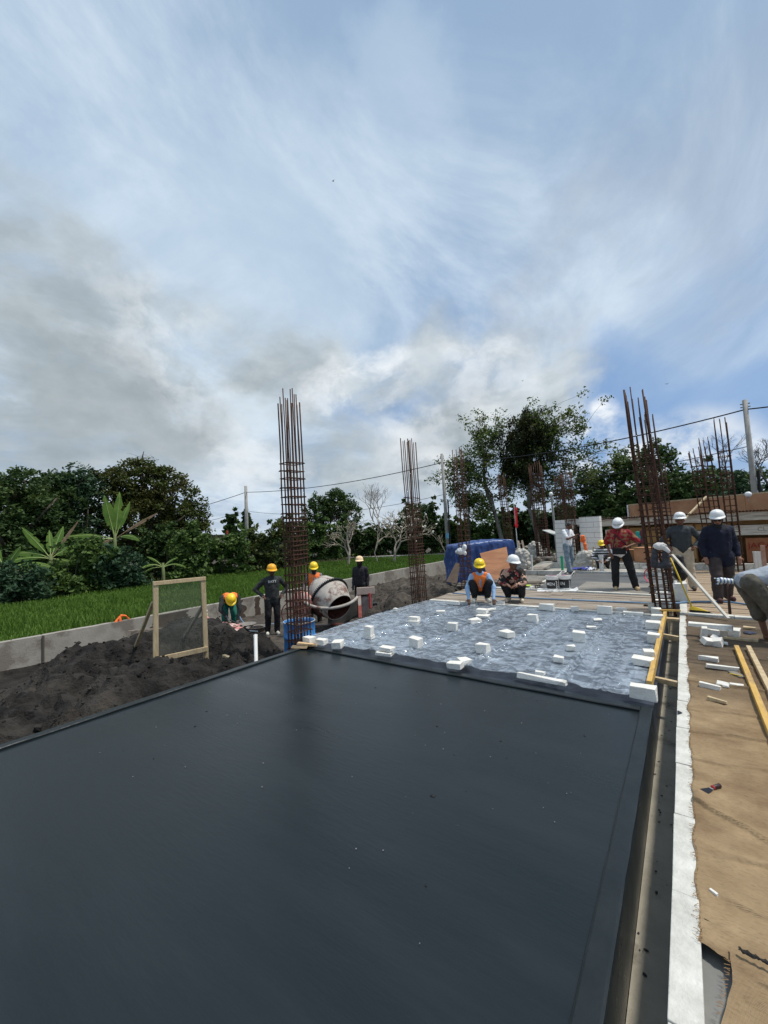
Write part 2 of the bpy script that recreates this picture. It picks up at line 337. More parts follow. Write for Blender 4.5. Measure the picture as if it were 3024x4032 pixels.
weeds('rough_grass', -11, -5, 20, 40, 12000, .08, .4, M_weed, 'grass and scrub behind the blue tarpaulin stack')

# --- slabs
SX0, SX1, SY0, SY1 = -4.72, -.32, -1.2, 4.30
def slab(name, x0, x1, y0, y1, zt, zb, M, nx=1, ny=1, amp=0):
    m = MB(); m.grid(lambda u, v: (x0+(x1-x0)*u, y0+(y1-y0)*v, zt+(amp*fr(x0+(x1-x0)*u, y0+(y1-y0)*v, 1.2, 3) if 0 < u < 1 and 0 < v < 1 else 0)), nx, ny)
    m.add([(x, y, z) for z in (zt, zb) for x, y in ((x0, y0), (x1, y0), (x1, y1), (x0, y1))], [(0, 4, 5, 1), (1, 5, 6, 2), (2, 6, 7, 3), (3, 7, 4, 0)])
    return obj(name, m, M, tag=(None, None, None, 'structure'), smooth=False)
TZ = -.375
slab('floor_slab', SX0, SX1, SY0, SY1, -.022, -.8, M_slab, 60, 70, .0025)
def kerb(name, pts, w, zt, zb, M, lab):
    m = MB()
    for a, b in pts:
        a = Vector(a); b = Vector(b); n = max(1, int((b-a).length/.16)); t = (b-a)/n; s = Vector((-t.y, t.x)).normalized()*w/2
        vs = []
        for i in range(n+1):
            p = a+t*i; q = random.uniform(-.004, .004); r = random.uniform(-.003, .003)
            e = .006
            vs += [(p.x-s.x*(1+q*8), p.y-s.y*(1+q*8), zb), (p.x-s.x*(1+q*8), p.y-s.y*(1+q*8), zt-e+r), (p.x-s.x*.8, p.y-s.y*.8, zt+r), (p.x+s.x*.8, p.y+s.y*.8, zt+r), (p.x+s.x*(1+r*8), p.y+s.y*(1+r*8), zt-e+r), (p.x+s.x*(1+r*8), p.y+s.y*(1+r*8), zb)]
        m.add(vs, [(i*6+k, i*6+k+1, (i+1)*6+k+1, (i+1)*6+k) for i in range(n) for k in range(5)] + [tuple(range(6)), tuple(n*6+k for k in range(6))[::-1]])
    return obj(name, m, M, tag=lab)
kerb('slab_kerb', [((SX0+.03, SY0), (SX0+.03, SY1)), ((SX1-.045, SY0), (SX1-.045, SY1)), ((SX0+.07, SY1-.045), (SX1-.09, SY1-.045))], .09, .0, -.05, M_curb, ('black coated kerb round the edge of the near black slab', 'kerb'))
slab('floor_slab', -4.95, SX1, SY1+.004, 8.42, -.03, -.8, mat('damp_black_coat', (.012, .016, .024), (.035, .045, .065), scale=3, rough=.35, bump=.4, bscale=9))
slab('trench_floor', SX1+.002, -.148, -1.5, 8.5, TZ, -.9, M_trench, 4, 60, .006)
slab('trench_bed', SX1+.002, -.148, 8.51, 22, TZ, -.9, M_trench)
slab('floor_slab', -3.32, SX1, 10.86, 15.4, -.004, -.4, M_screed, 20, 20, .004)
slab('pale_floor_patch', -2.35, -.4, 10.95, 13.0, .004, -.003, M_screed2)
slab('floor_slab', -4.95, SX1, 8.43, 10.85, -.045, -.4, M_trench)
slab('floor_slab', -.148, 6, -1.5, 22, -.03, -.5, mat('dark_concrete', (.16, .16, .15), (.24, .235, .22), scale=3, rough=.7, bump=.3))
# wet mortar bed on the far left of slab two
slab('gravel_bed', -5.1, -3.43, 10.9, 19, -.12, -.5, mat('wet_gravel', (.13, .12, .10), (.27, .25, .22), scale=5, rough=.6, bump=1.2, bscale=30))
slab('paved_yard', -4.5, 4.6, 15.52, 20.5, -.01, -.5, mat('dusty_concrete', (.28, .27, .24), (.42, .40, .36), scale=2, rough=.85, bump=.4, c3=(.2, .17, .13), s3=1.2))
m = MB()
for i in range(16):
    x, y = random.uniform(-4.2, -.6), random.uniform(1.3, 4.0); r = random.uniform(.004, .012); m.ell((x, y, -.02), (r, r*random.uniform(.6, 2), r*.5), Matrix.Rotation(random.uniform(0, 3), 3, 'Z'), 6)
obj('bitumen_lumps', m, mat('bitumen_lump', (.004, .004, .004), rough=.5), tag=('small black lumps stuck on the near black slab', 'lumps', None, 'stuff'))
# debris on the trench floor
m = MB()
for i in range(60):
    y = random.uniform(1.2, 8); x = random.choice([random.gauss(-.27, .03), random.uniform(-.31, -.16)]); x = min(max(x, -.31), -.16); r = random.uniform(.002, .007)*(2 if random.random() < .15 else 1)
    m.ell((x, y, TZ+.005), (r, r*random.uniform(.8, 2.2), r*.4), Matrix.Rotation(random.uniform(0, 3), 3, 'Z'), 6)
obj('bitumen_crumbs', m, mat('bitumen', (.01, .01, .01), rough=.6), tag=('scattered black bitumen crumbs lying in the narrow trench', 'debris', None, 'stuff'))
m = MB()
for i in range(60):
    x, y = random.uniform(-4.4, -.5), random.uniform(1.3, 4.1); r = random.uniform(.0015, .004)
    m.ell((x, y, -.018), (r, r*random.uniform(.7, 1.8), r), None, 6)
obj('grit', m, mat('pale_grit', (.25, .25, .25)), tag=('tiny pale grit specks dropped on the black slab', 'grit', None, 'stuff'))

# --- block strip right of the trench
def block_row(name, a, b, w, h, z, L, label, M=M_aacd, gap=.004, jit=.004, group=None):
    t = thing(name, label, 'block kerb', (0, 0, 0), 0, group); a = Vector(a); b = Vector(b); d = (b-a); n = max(1, round(d.length/L)); d /= n; ang = math.atan2(d.y, d.x)
    for i in range(n):
        c = a+d*(i+.5); m = MB(); m.box((0, 0, 0), (d.length-gap, w+random.uniform(-.004, .004), h), jit=jit)
        o = obj('block', m, M, t, bevel=.004); o.location = (c.x+random.uniform(-.003, .003), c.y, z-h/2+random.uniform(-.003, .003)); o.rotation_euler[2] = ang
    return t
block_row('block_kerb', (-.097, -1.3), (-.097, 8.66), .098, .50, .014, .6, 'long white mortared block kerb between the trench and the burlap walkway', jit=.002)
block_row('block_kerb', (-.094, 8.86), (-.094, 15.4), .11, .30, .03, .6, 'far run of white block kerb beside the planked walkway', jit=.004)
block_row('block_kerb', (-.03, 8.75), (4.2, 8.75), .12, .10, .05, .6, 'white block kerb crossing the walkway at the foot of the pale plank')
block_row('block_kerb', (-4.95, 8.46), (-.55, 8.50), .11, .12, .035, .6, 'white block kerb along the far edge of the plastic sheet')
block_row('block_kerb', (-5.0, 10.82), (-.5, 10.84), .12, .12, .04, .6, 'white block kerb between the plank deck and the grey slab')
block_row('block_kerb', (-3.38, 10.95), (-3.38, 15.4), .10, .20, .06, .6, 'white block kerb running away left of the paint buckets')
block_row('block_kerb', (-5.0, 15.46), (-.3, 15.46), .12, .16, .06, .6, 'white block kerb at the far end of the grey slab')
block_row('block_kerb', (-4.4, 17.2), (4.2, 17.2), .16, .22, .20, .6, 'low white block wall in front of the plank shed')
block_row('block_kerb', (-5.05, 11.0), (-5.05, 17.5), .12, .2, .04, .6, 'white block kerb beside the blue tarpaulin stack')
# --- plank deck behind the film
def planks(name, x0, x1, y0, y1, rows, along, M, label, z=.0, th=.022, gapf=1.0):
    t = thing(name, label, 'planks'); n = rows
    for i in range(n):
        if along == 'x':
            w = (y1-y0)/n; c = y0+w*(i+.5); p = x0-random.uniform(0, .1)
            while p < x1-.3:
                L = random.uniform(1.6, 3.2); e = min(p+L, x1+random.uniform(-.1, .1)); m = MB(); m.box((0, 0, 0), (e-p-.01, w-.008*gapf, th), jit=.003)
                o = obj('plank', m, M, t); o.location = ((p+e)/2, c, z-th/2+random.uniform(-.005, .006)); o.rotation_euler = (random.gauss(0, .006), random.gauss(0, .003), random.gauss(0, .003)); p = e
    return t
planks('plank_deck', -4.95, -.45, 8.56, 10.72, 8, 'x', M_plank, 'weathered plank deck where the two men squat behind the plastic sheet', z=.012)
planks('plank_walkway', -.03, 4.2, 8.84, 16.9, 38, 'x', M_plank2, 'tan plank walkway where the man in khaki trousers and the woman stand', z=.008)
# --- burlap sheets
def blend_mat():
    M = bpy.data.materials.new('burlap_damp_to_dry'); M.use_nodes = True; nt = M.node_tree; N = nt.nodes.new; L = nt.links.new; b = nt.nodes['Principled BSDF']; b.inputs['Roughness'].default_value = .95; b.inputs['Specular IOR Level'].default_value = .15
    tc = N('ShaderNodeTexCoord'); sp = N('ShaderNodeSeparateXYZ'); L(tc.outputs['Object'], sp.inputs[0])
    def noise(sc, st=(1, 1, 1), d=8):
        mp = N('ShaderNodeMapping'); L(tc.outputs['Object'], mp.inputs[0]); mp.inputs[3].default_value = st; n = N('ShaderNodeTexNoise'); L(mp.outputs[0], n.inputs['Vector']); n.inputs['Scale'].default_value = sc; n.inputs['Detail'].default_value = d; n.inputs['Roughness'].default_value = .65; return n.outputs[0]
    def mr(v, a, c, t0=0., t1=1.):
        r = N('ShaderNodeMapRange'); L(v, r.inputs[0]); r.inputs[1].default_value = a; r.inputs[2].default_value = c; r.inputs[3].default_value = t0; r.inputs[4].default_value = t1; return r.outputs[0]
    def mix(f, a, c):
        x = N('ShaderNodeMix'); x.data_type = 'RGBA'
        for k, v in ((0, f), (6, a), (7, c)):
            if isinstance(v, tuple): x.inputs[k].default_value = (*v, 1)
            elif isinstance(v, float): x.inputs[k].default_value = v
            else: L(v, x.inputs[k])
        return x.outputs[2]
    dry = mix(mr(noise(3), .35, .65), (.30, .205, .115), (.50, .36, .21)); dry = mix(mr(noise(1.2, (1, 2, 1)), .5, .72, 0., .75), dry, (.20, .125, .068)); dry = mix(mr(noise(40, (1, 3, 1), 3), .5, .72, 0., .35), dry, (.12, .075, .04))
    wet = mix(mr(noise(2.2, (1, 2.5, 1)), .35, .65), (.095, .07, .05), (.19, .145, .10)); wet = mix(mr(noise(.9, (1, 3, 1)), .5, .7, 0., .7), wet, (.24, .18, .12))
    m1 = N('ShaderNodeMath'); m1.operation = 'MULTIPLY_ADD'; L(noise(1.6), m1.inputs[0]); m1.inputs[1].default_value = 2.6; L(sp.outputs[1], m1.inputs[2])
    c = mix(mr(m1.outputs[0], 5.6, 7.3), dry, wet); L(c, b.inputs['Base Color'])
    w1 = N('ShaderNodeTexWave'); w1.bands_direction = 'X'; w1.inputs['Scale'].default_value = 95; L(tc.outputs['Object'], w1.inputs[0]); w2 = N('ShaderNodeTexWave'); w2.bands_direction = 'Y'; w2.inputs['Scale'].default_value = 80; L(tc.outputs['Object'], w2.inputs[0])
    a1 = N('ShaderNodeMath'); a1.operation = 'ADD'; L(w1.outputs[1], a1.inputs[0]); L(w2.outputs[1], a1.inputs[1]); a2 = N('ShaderNodeMath'); a2.operation = 'MULTIPLY_ADD'; L(noise(18), a2.inputs[0]); a2.inputs[1].default_value = 6; L(a1.outputs[0], a2.inputs[2])
    bp = N('ShaderNodeBump'); bp.inputs['Strength'].default_value = .7; bp.inputs['Distance'].default_value = .004; L(a2.outputs[0], bp.inputs['Height']); L(bp.outputs[0], b.inputs['Normal']); return M
M_burlapx = blend_mat()
def edge1(y): return -.062+.014*fr(0, y, 3, 4)+.010*math.sin(y*9)*fr(3, y, 2, 3)
def lip(d, h): return h*math.exp(-d/.07) if d > 0 else h*math.exp(-(d/.006)**2)
def burl(u, v):
    y = 1.98+(8.66-1.98)*v; x0 = edge1(y)
    x = x0+(3.6-x0)*(u**1.8)
    if v < .02: y += .05*fr(x, 0, 4)+ .10*max(0, .06-x)
    z = .018+.010*fr(x, y, 2.0)+.008*abs(fr(x*.5, y*1.6, 5, 5))
    z += lip(y-2.93+.62*x-.05*fr(x, 0, 3), .026)+lip(y-2.52-.3*x-.06*fr(x, 2, 2), .018)*sm(.03, .12, x)+lip(y-3.45-.1*x-.05*fr(x, 5, 2), .012)+lip(y-2.25+.2*x-.05*fr(x, 8, 3), .012)*sm(.0, .08, x)
    for q, a in ((4.4, .12), (5.1, -.05), (3.9, .2), (5.8, .02), (6.3, -.1), (6.9, .06)): z += lip(y-q-a*x-.07*fr(x, q, 2.5), .020)*(.5+.8*abs(fr(x, q, 2)))
    if u < .04: z -= .006*(1-u/.04)
    return (x, y, z)
m = MB(); m.grid(burl, 110, 1300)
o = obj('burlap_sheet', m, M_burlapx, tag=('large tan burlap sheet covering the walkway, its ragged edge along the white blocks', 'burlap')); o.data.polygons.foreach_set('use_smooth', [True]*len(o.data.polygons))
def burl2(u, v):
    y = -1.3+(2.02+1.3)*v; x0 = .035-.062*sm(2.0, 1.55, y)+.01*fr(1, y, 5)
    x = x0+3.2*u**1.6; y2 = y - .22*x*(v > .97)
    z = .030+.006*fr(x, y, 3)+.014*math.exp(-((y-1.86+.12*x)/.015)**2)*sm(.04, .12, x)
    return (x, y2, z)
m = MB(); m.grid(burl2, 60, 130); o = obj('burlap_sheet', m, M_burlapx, tag=('second burlap sheet overlapping at the bottom right corner', 'burlap')); o.data.polygons.foreach_set('use_smooth', [True]*len(o.data.polygons))
# ragged threads
m = MB()
for i in range(420):
    y = random.uniform(1.98, 8.6); x = edge1(y); a = random.gauss(PI, .8); L = random.uniform(.008, .035)
    p = Vector((x+.01, y, .02)); q = p+Vector((math.cos(a)*L, math.sin(a)*L, random.uniform(-.003, .012)))
    m.tube([p, (p+q)/2+Vector((0, random.uniform(-.006, .006), .004)), q], .0011, 3, False)
for i in range(60):
    y = random.uniform(1.2, 1.97); x = .035-.062*sm(2.0, 1.55, y); m.tube([(x, y, .032), (x-random.uniform(.005, .02), y+random.uniform(-.01, .01), .03)], .001, 3, False)
obj('burlap_fringe', m, mat('jute', (.22, .13, .06)), tag=('frayed jute threads along the edge of the burlap', 'threads', None, 'stuff'))

# --- left retaining wall
def ztop(y): return -.17+.17*sm(2, 24, y)
t = thing('retaining_wall', 'long grey concrete retaining wall between the dug ground and the rice field', 'wall')
yy = [-8, -3.5, 2.66, 8.2, 14.5, 20, 27.3]
M_damp = mat('damp_stain', (.045, .03, .022), (.085, .06, .045), scale=5, rough=.7)
for i in range(6):
    a, b = yy[i], yy[i+1]; m = MB(); n = 24
    vs = []
    for k in range(n+1):
        y = a+.006+(b-a-.012)*k/n; z = ztop(y)+.006*fr(1, y, 4); 
        vs += [(-10.86, y, -1.3), (-10.86+.004*fr(2, y, 3), y, z), (-11.02, y, z), (-11.02, y, -1.3)]
    m.add(vs, [(k*4+j, k*4+j+1, (k+1)*4+j+1, (k+1)*4+j) for k in range(n) for j in range(3)]+[(0, 3, 2, 1), (n*4, n*4+1, n*4+2, n*4+3)])
    obj('wall_panel', m, M_conc, t)
m = MB(); m.box((-10.94, 8.5, 0), (.2, 21.7, .02))
for k, v in enumerate(m.v): m.v[k] = (v[0], v[1], v[2]+(-.155 if v[1] < 8 else .0))
def stain(cy, w, h, seed):
    m = MB(); n = 26; L = []; Rr = []; zt = ztop(cy)-.02
    for k in range(n+1):
        z = zt-h*k/n; q = w*(.75+.35*fr(seed, z, 6, 4)+.25*(k/n)); L.append((-10.857, cy-q/2+.1*fr(seed+3, z, 3), z)); Rr.append((-10.857, cy+q/2+.1*fr(seed+7, z, 3), z))
    m.add(L+Rr, [(k, k+1, n+1+k+1, n+1+k) for k in range(n)]); return m
for cy, w, h, sd_ in ((7.25, .55, .66, 1), (7.95, .18, .6, 4), (5.3, 1.1, .5, 9)):
    o = obj('damp_patch', stain(cy, w, h, sd_), M_damp, t, loc=(.0, 0, 0))
m = MB(); m.box((-10.845, 2.66, -.45), (.02, .035, .56)); obj('joint_strip', m, mat('joint', (.08, .07, .06)), t)
m = MB(); m.bar((-10.7, 4.2, -.45), (-9.6, 6.4, -.55), .05, .12); obj('timber_rail', m, M_plank, tag=('grey timber rail lying behind the mesh screen along the wall', 'timber'))
# --- path strips beyond the paddy
m = MB(); m.bar(tuple(spot(1300, 2200, -.28)), tuple(spot(1760, 2182, -.25)), .5, .12); m.bar(tuple(spot(1760, 2182, -.25)), tuple(spot(1900, 2172, -.25)), .5, .12)
obj('concrete_path', m, mat('pale_path', (.4, .38, .34), (.5, .48, .44)), tag=(None, None, None, 'structure'))
# ================================================================ REBAR COLUMNS
M_rust = mat('rusty_steel', (.042, .019, .012), (.10, .044, .024), scale=14, rough=.8, metal=.25, bump=.3, bscale=60)
M_rust2 = mat('darker_rusty_steel', (.030, .016, .013), (.065, .032, .022), scale=14, rough=.75, metal=.3)
def rebar_column(loc, w, d, nx, ny, h, ztie, step, label, lean=(0, 0), M=M_rust, r=.008, z0=.0, hvar=.35, tie_w=0, bundles=False, rz=0, seed=1, dense=None, net=None):
    rs = random.Random(seed)
    t = thing('rebar_column', label, 'rebar column', loc, rz, 'rebar columns standing on the site')
    pts = []
    for i in range(nx):
        for k in range(ny):
            if 0 < i < nx-1 and 0 < k < ny-1: continue
            pts.append((-w/2+w*i/(nx-1), -d/2+d*k/(ny-1)))
    for x, y in pts:
        hh = h - rs.uniform(0, hvar); corner = abs(abs(x)-w/2) < .01 and abs(abs(y)-d/2) < .01
        k = 3 if (bundles and corner) else 1
        for q in range(k):
            bx, by = x+(.018*q if q < 2 else 0), y+(.018 if q == 2 else 0); m = MB(); n = 6
            m.tube([(bx+lean[0]*(z0+(hh-z0)*j/n)/h+rs.gauss(0, .0013)*j, by+lean[1]*(z0+(hh-z0)*j/n)/h+rs.gauss(0, .0013)*j, z0+(hh-z0)*j/n) for j in range(n+1)], r*(1.15 if q else 1.3 if corner else 1), 6)
            obj('main_bar', m, M, t, smooth=True); hh -= rs.uniform(0, .25)
    m = MB(); e = .016; cs = [(-w/2-e, -d/2-e), (w/2+e, -d/2-e), (w/2+e, d/2+e), (-w/2-e, d/2+e)]
    L = [(x, y, 0) for x, y in cs]+[(-w/2-e, -d/2-e, .012), (-w/2+.05, -d/2+.06, .012)]
    m.tube([(-w/2-e-.02, -d/2-e, 0)]+L[1:4]+L[4:], r*.80, 5)
    if nx > 3: m.bar((-w/6, -d/2-e, .008), (-w/6, d/2+e, .008), .008, .008); m.bar((w/6, -d/2-e, .008), (w/6, d/2+e, .008), .008, .008)
    proto = None; z = z0+.05
    while z < ztie:
        if proto is None: proto = obj('stirrup', m, M, t); o = proto
        else: o = proto.copy(); COL.objects.link(o); o.parent = t
        o.location = (lean[0]*z/h, lean[1]*z/h, z); o.rotation_euler = (rs.gauss(0, .03), rs.gauss(0, .035), rs.gauss(0, .015)+(PI if rs.random() < .5 else 0))
        z += step*rs.uniform(.8, 1.2)*(.5 if net and net[0] < z < net[1] else 1)
    return t
rebar_column((-5.06, 4.50, -.8), .21, .28, 4, 5, 4.9, 3.65, .135, 'tall rusty rebar column standing in front of the blue drum at the corner of the black slab', lean=(-.03, -.07), z0=.2, hvar=.28, seed=2, r=.0095, net=(2.05, 2.75))
rebar_column((-5.28, 8.55, -.6), .20, .34, 3, 5, 4.62, 3.2, .14, 'rusty rebar column between the cement mixer and the blue tarpaulin', lean=(-.10, -.06), hvar=.16, seed=3, net=(1.3, 1.9), r=.0095)
rebar_column((-4.98, 10.6, -.15), .22, .26, 3, 4, 4.15, 3.4, .15, 'rusty rebar column in front of the left end of the blue tarpaulin', lean=(-.06, -.02), seed=4, hvar=.25, M=M_rust)
rebar_column((-8.0, 23.2, -.3), .34, .34, 4, 4, 5.2, 4.6, .16, 'rebar column behind the right end of the blue tarpaulin beside the red flag', lean=(-.35, -.2), seed=5, r=.011)
rebar_column((-5.55, 20.6, -.1), .52, .40, 6, 5, 5.0, 4.4, .13, 'wide dense rebar column in front of the pale tree trunk', lean=(-.15, 0), seed=6, r=.012)
rebar_column((-3.55, 17.55, .25), .34, .3, 4, 3, 3.72, 3.5, .17, 'rebar column rising through the gap in the white block wall', lean=(-.12, -.05), seed=7, r=.011)
rebar_column((-.37, 9.02, -.1), .30, .34, 4, 4, 4.34, 3.1, .135, 'nearest right rebar column with bundled thick corner bars, at the far right corner of the plastic sheet', lean=(-.22, .05), hvar=.30, seed=8, bundles=True, M=M_rust, r=.0105)
rebar_column((-.33, 12.2, -.1), .26, .30, 4, 5, 4.55, 3.7, .10, 'dense dark rebar column directly behind the nearest right one', lean=(-.24, .05), hvar=.3, seed=9, M=M_rust2, r=.013, bundles=False)
rebar_column((-.42, 15.3, .0), .42, .3, 5, 3, 3.5, 3.2, .12, 'shorter rebar column just left of the man in khaki trousers', lean=(-.12, 0), seed=10, r=.010)
rebar_column((*bearing(2806, 16.3)[:2], .0), .26, .24, 3, 3, 4.0, 3.4, .17, 'thick rebar column seen between the man in khaki trousers and the woman', lean=(-.30, 0), seed=11, r=.013)
rebar_column((*bearing(2840, 17.2)[:2], .0), .24, .24, 3, 3, 4.4, 3.6, .17, 'rebar column behind the white helmet of the woman', lean=(-.25, 0), seed=12, r=.012)
rebar_column((*bearing(2894, 16.6)[:2], .0), .28, .24, 3, 3, 4.85, 3.9, .17, 'tallest rebar column right of the woman, in front of the plank shed', lean=(-.12, 0), seed=13, r=.012)
rebar_column((-6.1, 27.5, -.2), .5, .3, 6, 3, 5.2, 4.9, .3, 'faint distant rebar column behind the white block wall', lean=(-.1, 0), seed=14, r=.011)
# ================================================================ UTILITY POLES + CABLES
M_pole = mat('concrete_pole', (.25, .24, .22), (.36, .35, .32), scale=3, rough=.85, bump=.2)
def pole(loc, h, r0, r1, label, lean=(0, 0), blue=False, conduit=False):
    t = thing('utility_pole', label, 'utility pole', loc)
    m = MB(); m.tube([(0, 0, -1.5), (lean[0]*.5, lean[1]*.5, h/2), (lean[0], lean[1], h)], [r0, (r0+r1)/2, r1], 12); obj('shaft', m, M_pole, t, smooth=True)
    for z in (h*.955, h*.975):
        m = MB(); m.bar((lean[0]*z/h-.18, lean[1]*z/h, z), (lean[0]*z/h+.18, lean[1]*z/h, z), .03, .05); obj('bracket', m, mat('galvanised', (.25, .25, .25), metal=.6, rough=.5), t)
    if blue: m = MB(); m.lathe([(r0*1.03, 1.45), (r0*1.03, 1.85)], 14); obj('painted_band', m, mat('blue_band', (.10, .35, .55), (.2, .45, .6), scale=9), t)
    if conduit: m = MB(); m.tube([(r0*1.2, 0, -1), (r0*1.2, 0, h*.55)], .06, 8); obj('conduit', m, mat('black_pipe', (.015, .015, .016)), t)
    return t
P1 = bearing(972, 51, -.4); P2 = bearing(1762, 32.5, -.35); P3 = bearing(2990, 25.5, -.3)
pole(P1, 8.5, .24, .17, 'pale utility pole far off between the left trees and the tall rebar column')
pole(P2, 8.2, .15, .11, 'slim pale utility pole with a blue band, left of the vine covered tree', lean=(-.15, 0), blue=True, conduit=True)
pole(P3, 7.5, .125, .095, 'weathered utility pole rising behind the shed at the right edge', lean=(-.08, 0), conduit=True)
M_cable = mat('black_cable', (.012, .012, .013), rough=.6)
def cable(a, b, sag, r, label):
    a = Vector(a); b = Vector(b); m = MB(); n = 40
    m.tube([a+(b-a)*(i/n)-Vector((0, 0, 4*sag*(i/n)*(1-i/n))) for i in range(n+1)], r, 5)
    obj('overhead_cable', m, M_cable, tag=(label, 'cable'))
def at(p, z, dx=0, dy=0): return (p[0]+dx, p[1]+dy, z)
A1 = at(P1, 7.35); A2 = at(P2, 7.15, -.12); A3 = at(P3, 6.75, -.08)
cable(A1, A2, .55, .032, 'thick black cable sagging between the far pole and the slim middle pole')
cable(A2, A3, .55, .032, 'thick black cable climbing from the slim middle pole to the right pole')
cable(A3, at(P3+Vector((9, -3, 0)), 6.6), .3, .032, 'thick black cable leaving the right pole out of the frame')
cable(A1, at(bearing(300, 60), 3.5), .6, .035, 'thick black cable dropping left from the far pole behind the trees')
cable(at(P1, 5.1), at(bearing(300, 60), 2.2), .5, .022, 'lower thin cable dropping left from the far pole')
cable(at(P1, 5.1), at(P2, 4.6), .9, .018, 'lower thin cable between the far pole and the slim middle pole')
cable(at(P3, 5.0, -.08), at(P2, 4.8), .5, .018, 'lower thin cable from the right pole back to the middle pole')
t = thing('lamp_post', 'short grey post with a round white lamp behind the white block wall', 'lamp', bearing(2190, 24, -.3))
m = MB(); m.tube([(0, 0, -.2), (-.12, 0, 3.6)], .06, 8); obj('post', m, M_pole, t); m = MB(); m.ell((-.14, 0, 3.72), (.11, .11, .13)); obj('lamp_head', m, mat('white_glass', (.8, .8, .78), rough=.3), t, smooth=True)
# ================================================================ TREES
M_bark = mat('bark', (.07, .055, .04), (.14, .115, .09), scale=6, rough=.95, bump=1)
M_palebark = mat('pale_bark', (.24, .20, .155), (.38, .33, .26), scale=5, rough=.9, bump=.6)
L_dark = leaf('dark_leaf', (.022, .050, .014), (.062, .110, .028), (.088, .13, .035))
L_blue = leaf('bluish_leaf', (.02, .052, .026), (.06, .112, .052), (.036, .074, .034))
L_olive = leaf('olive_leaf', (.030, .048, .009), (.085, .105, .022), (.095, .085, .02))
L_vine = leaf('vine_leaf', (.040, .086, .018), (.12, .185, .046), (.075, .135, .03))
L_yel = leaf('yellow_green_leaf', (.085, .115, .02), (.20, .23, .045), (.13, .17, .04))
L_hang = leaf('hanging_leaf', (.012, .020, .006), (.035, .045, .012), (.055, .06, .015))
def leaves(name, C, n_per, spread, size, M, parent, flat=.0, droop=0., aspect=.55):
    C = np.asarray(C, float); k = len(C); n = k*n_per
    c = np.repeat(C, n_per, 0)
    d = rng.normal(0, 1, (n, 3)); d /= np.linalg.norm(d, axis=1)[:, None]+1e-9; d *= (rng.random(n)**.5)[:, None]*np.asarray(spread)
    p = c+d
    nrm = rng.normal(0, 1, (n, 3))+np.array([0, 0, 1.0+flat]); nrm /= np.linalg.norm(nrm, axis=1)[:, None]
    u = np.cross(nrm, rng.normal(0, 1, (n, 3))); u[:, 2] -= droop; u /= np.linalg.norm(u, axis=1)[:, None]+1e-9; v = np.cross(nrm, u)
    s = size*rng.uniform(.6, 1.3, n)[:, None]; w = s*aspect
    b = nrm*s*.12
    V = np.stack([p-u*s, p-v*w-b, p+u*s, p+v*w-b], 1).reshape(-1, 3)
    return link(name, npmesh(name, V, np.arange(4*n).reshape(-1, 4)), M, parent)
def crown_points(blobs, step, lumpy=.25, shell=.55, bottom=-1.):
    out = []
    for (cx, cy, cz, rx, ry, rz) in blobs:
        n = int(4.2*((rx*ry+rx*rz+ry*rz)/3)/(step*step)*1.9)
        for i in range(n):
            d = Vector((random.gauss(0, 1), random.gauss(0, 1), random.gauss(0, 1))).normalized()
            if d.z < bottom: continue
            r = shell+(1.03-shell)*random.random()**.6; r *= 1+lumpy*mnoise.fractal(d*2.2+Vector((cx, cy, cz)), .8, 2, 3)
            out.append((cx+d.x*rx*r, cy+d.y*ry*r, cz+d.z*rz*r))
    return out
def limb(m, a, b, r0, r1, bend=.12, n=5, seg=6):
    a = Vector(a); b = Vector(b); L = (b-a).length; o = Vector((random.gauss(0, bend), random.gauss(0, bend), random.gauss(0, bend*.5)))*L
    m.tube([a+(b-a)*(i/n)+o*(4*(i/n)*(1-i/n))*.5 for i in range(n+1)], [r0+(r1-r0)*i/n for i in range(n+1)], seg)
def broad_tree(name, label, base, blobs, M, tr=.22, lsize=.11, step=.42, per=26, group='trees around the site', bark=None, trunks=1, shell=.45, lumpy=.3, spread=.38, zs=1.0):
    t = thing(name, label, 'tree', base, 0, group)
    zt = min(b[2]-b[5]*.3 for b in blobs); m = MB()
    for k in range(trunks): limb(m, (k*.5-.25*(trunks-1), 0, -.3), (k*.7-.3*(trunks-1), 0, max(zt, .6)), tr, tr*.7, .06, seg=9)
    for b in blobs:
        for q in range(4): limb(m, (random.gauss(0, .15), 0, max(zt, .6)-.1), (b[0]+random.gauss(0, b[3]*.4), b[1]+random.gauss(0, b[4]*.4), b[2]+random.gauss(0, b[5]*.3)), tr*.5, tr*.12)
    obj('trunk', m, bark or M_bark, t, smooth=True)
    pts = crown_points(blobs, step, lumpy, shell)
    leaves('crown', pts, per, (spread, spread, spread*.75), lsize, M, t)
    t.scale[2] = zs; return t
cr = lambda *a: a
broad_tree('broadleaf_tree', 'dark leafy tree at the left edge of the photo', bearing(20, 27, -.4), [(0, 0, 4.3, 2.6, 2.2, 2.2), (1.6, -1.0, 3.2, 1.7, 1.6, 2.4), (-2.6, .5, 4.0, 2.4, 2, 2.4), (.6, .4, 5.8, 1.3, 1.2, 1.0), (-1, .2, 1.9, 2.8, 2, 1.6)], L_dark, tr=.3, zs=.88)
broad_tree('broadleaf_tree', 'dark tree second from the left, filling behind the small banana clump', bearing(185, 28, -.4), [(0, 0, 4.3, 1.9, 1.8, 2.6), (.2, .3, 6.1, 1.0, 1, .9), (.8, .2, 2.2, 2.6, 1.8, 1.9)], L_dark, tr=.28, zs=.88)
broad_tree('broadleaf_tree', 'bluish dark tree peaking between the left dark trees and the round olive one', bearing(298, 28.5, -.4), [(0, 0, 4.8, 1.6, 1.5, 2.6), (.2, 0, 6.4, 1.0, 1, 1.15), (0, 0, 2, 2.2, 1.6, 1.8)], L_blue, tr=.26, zs=.88)
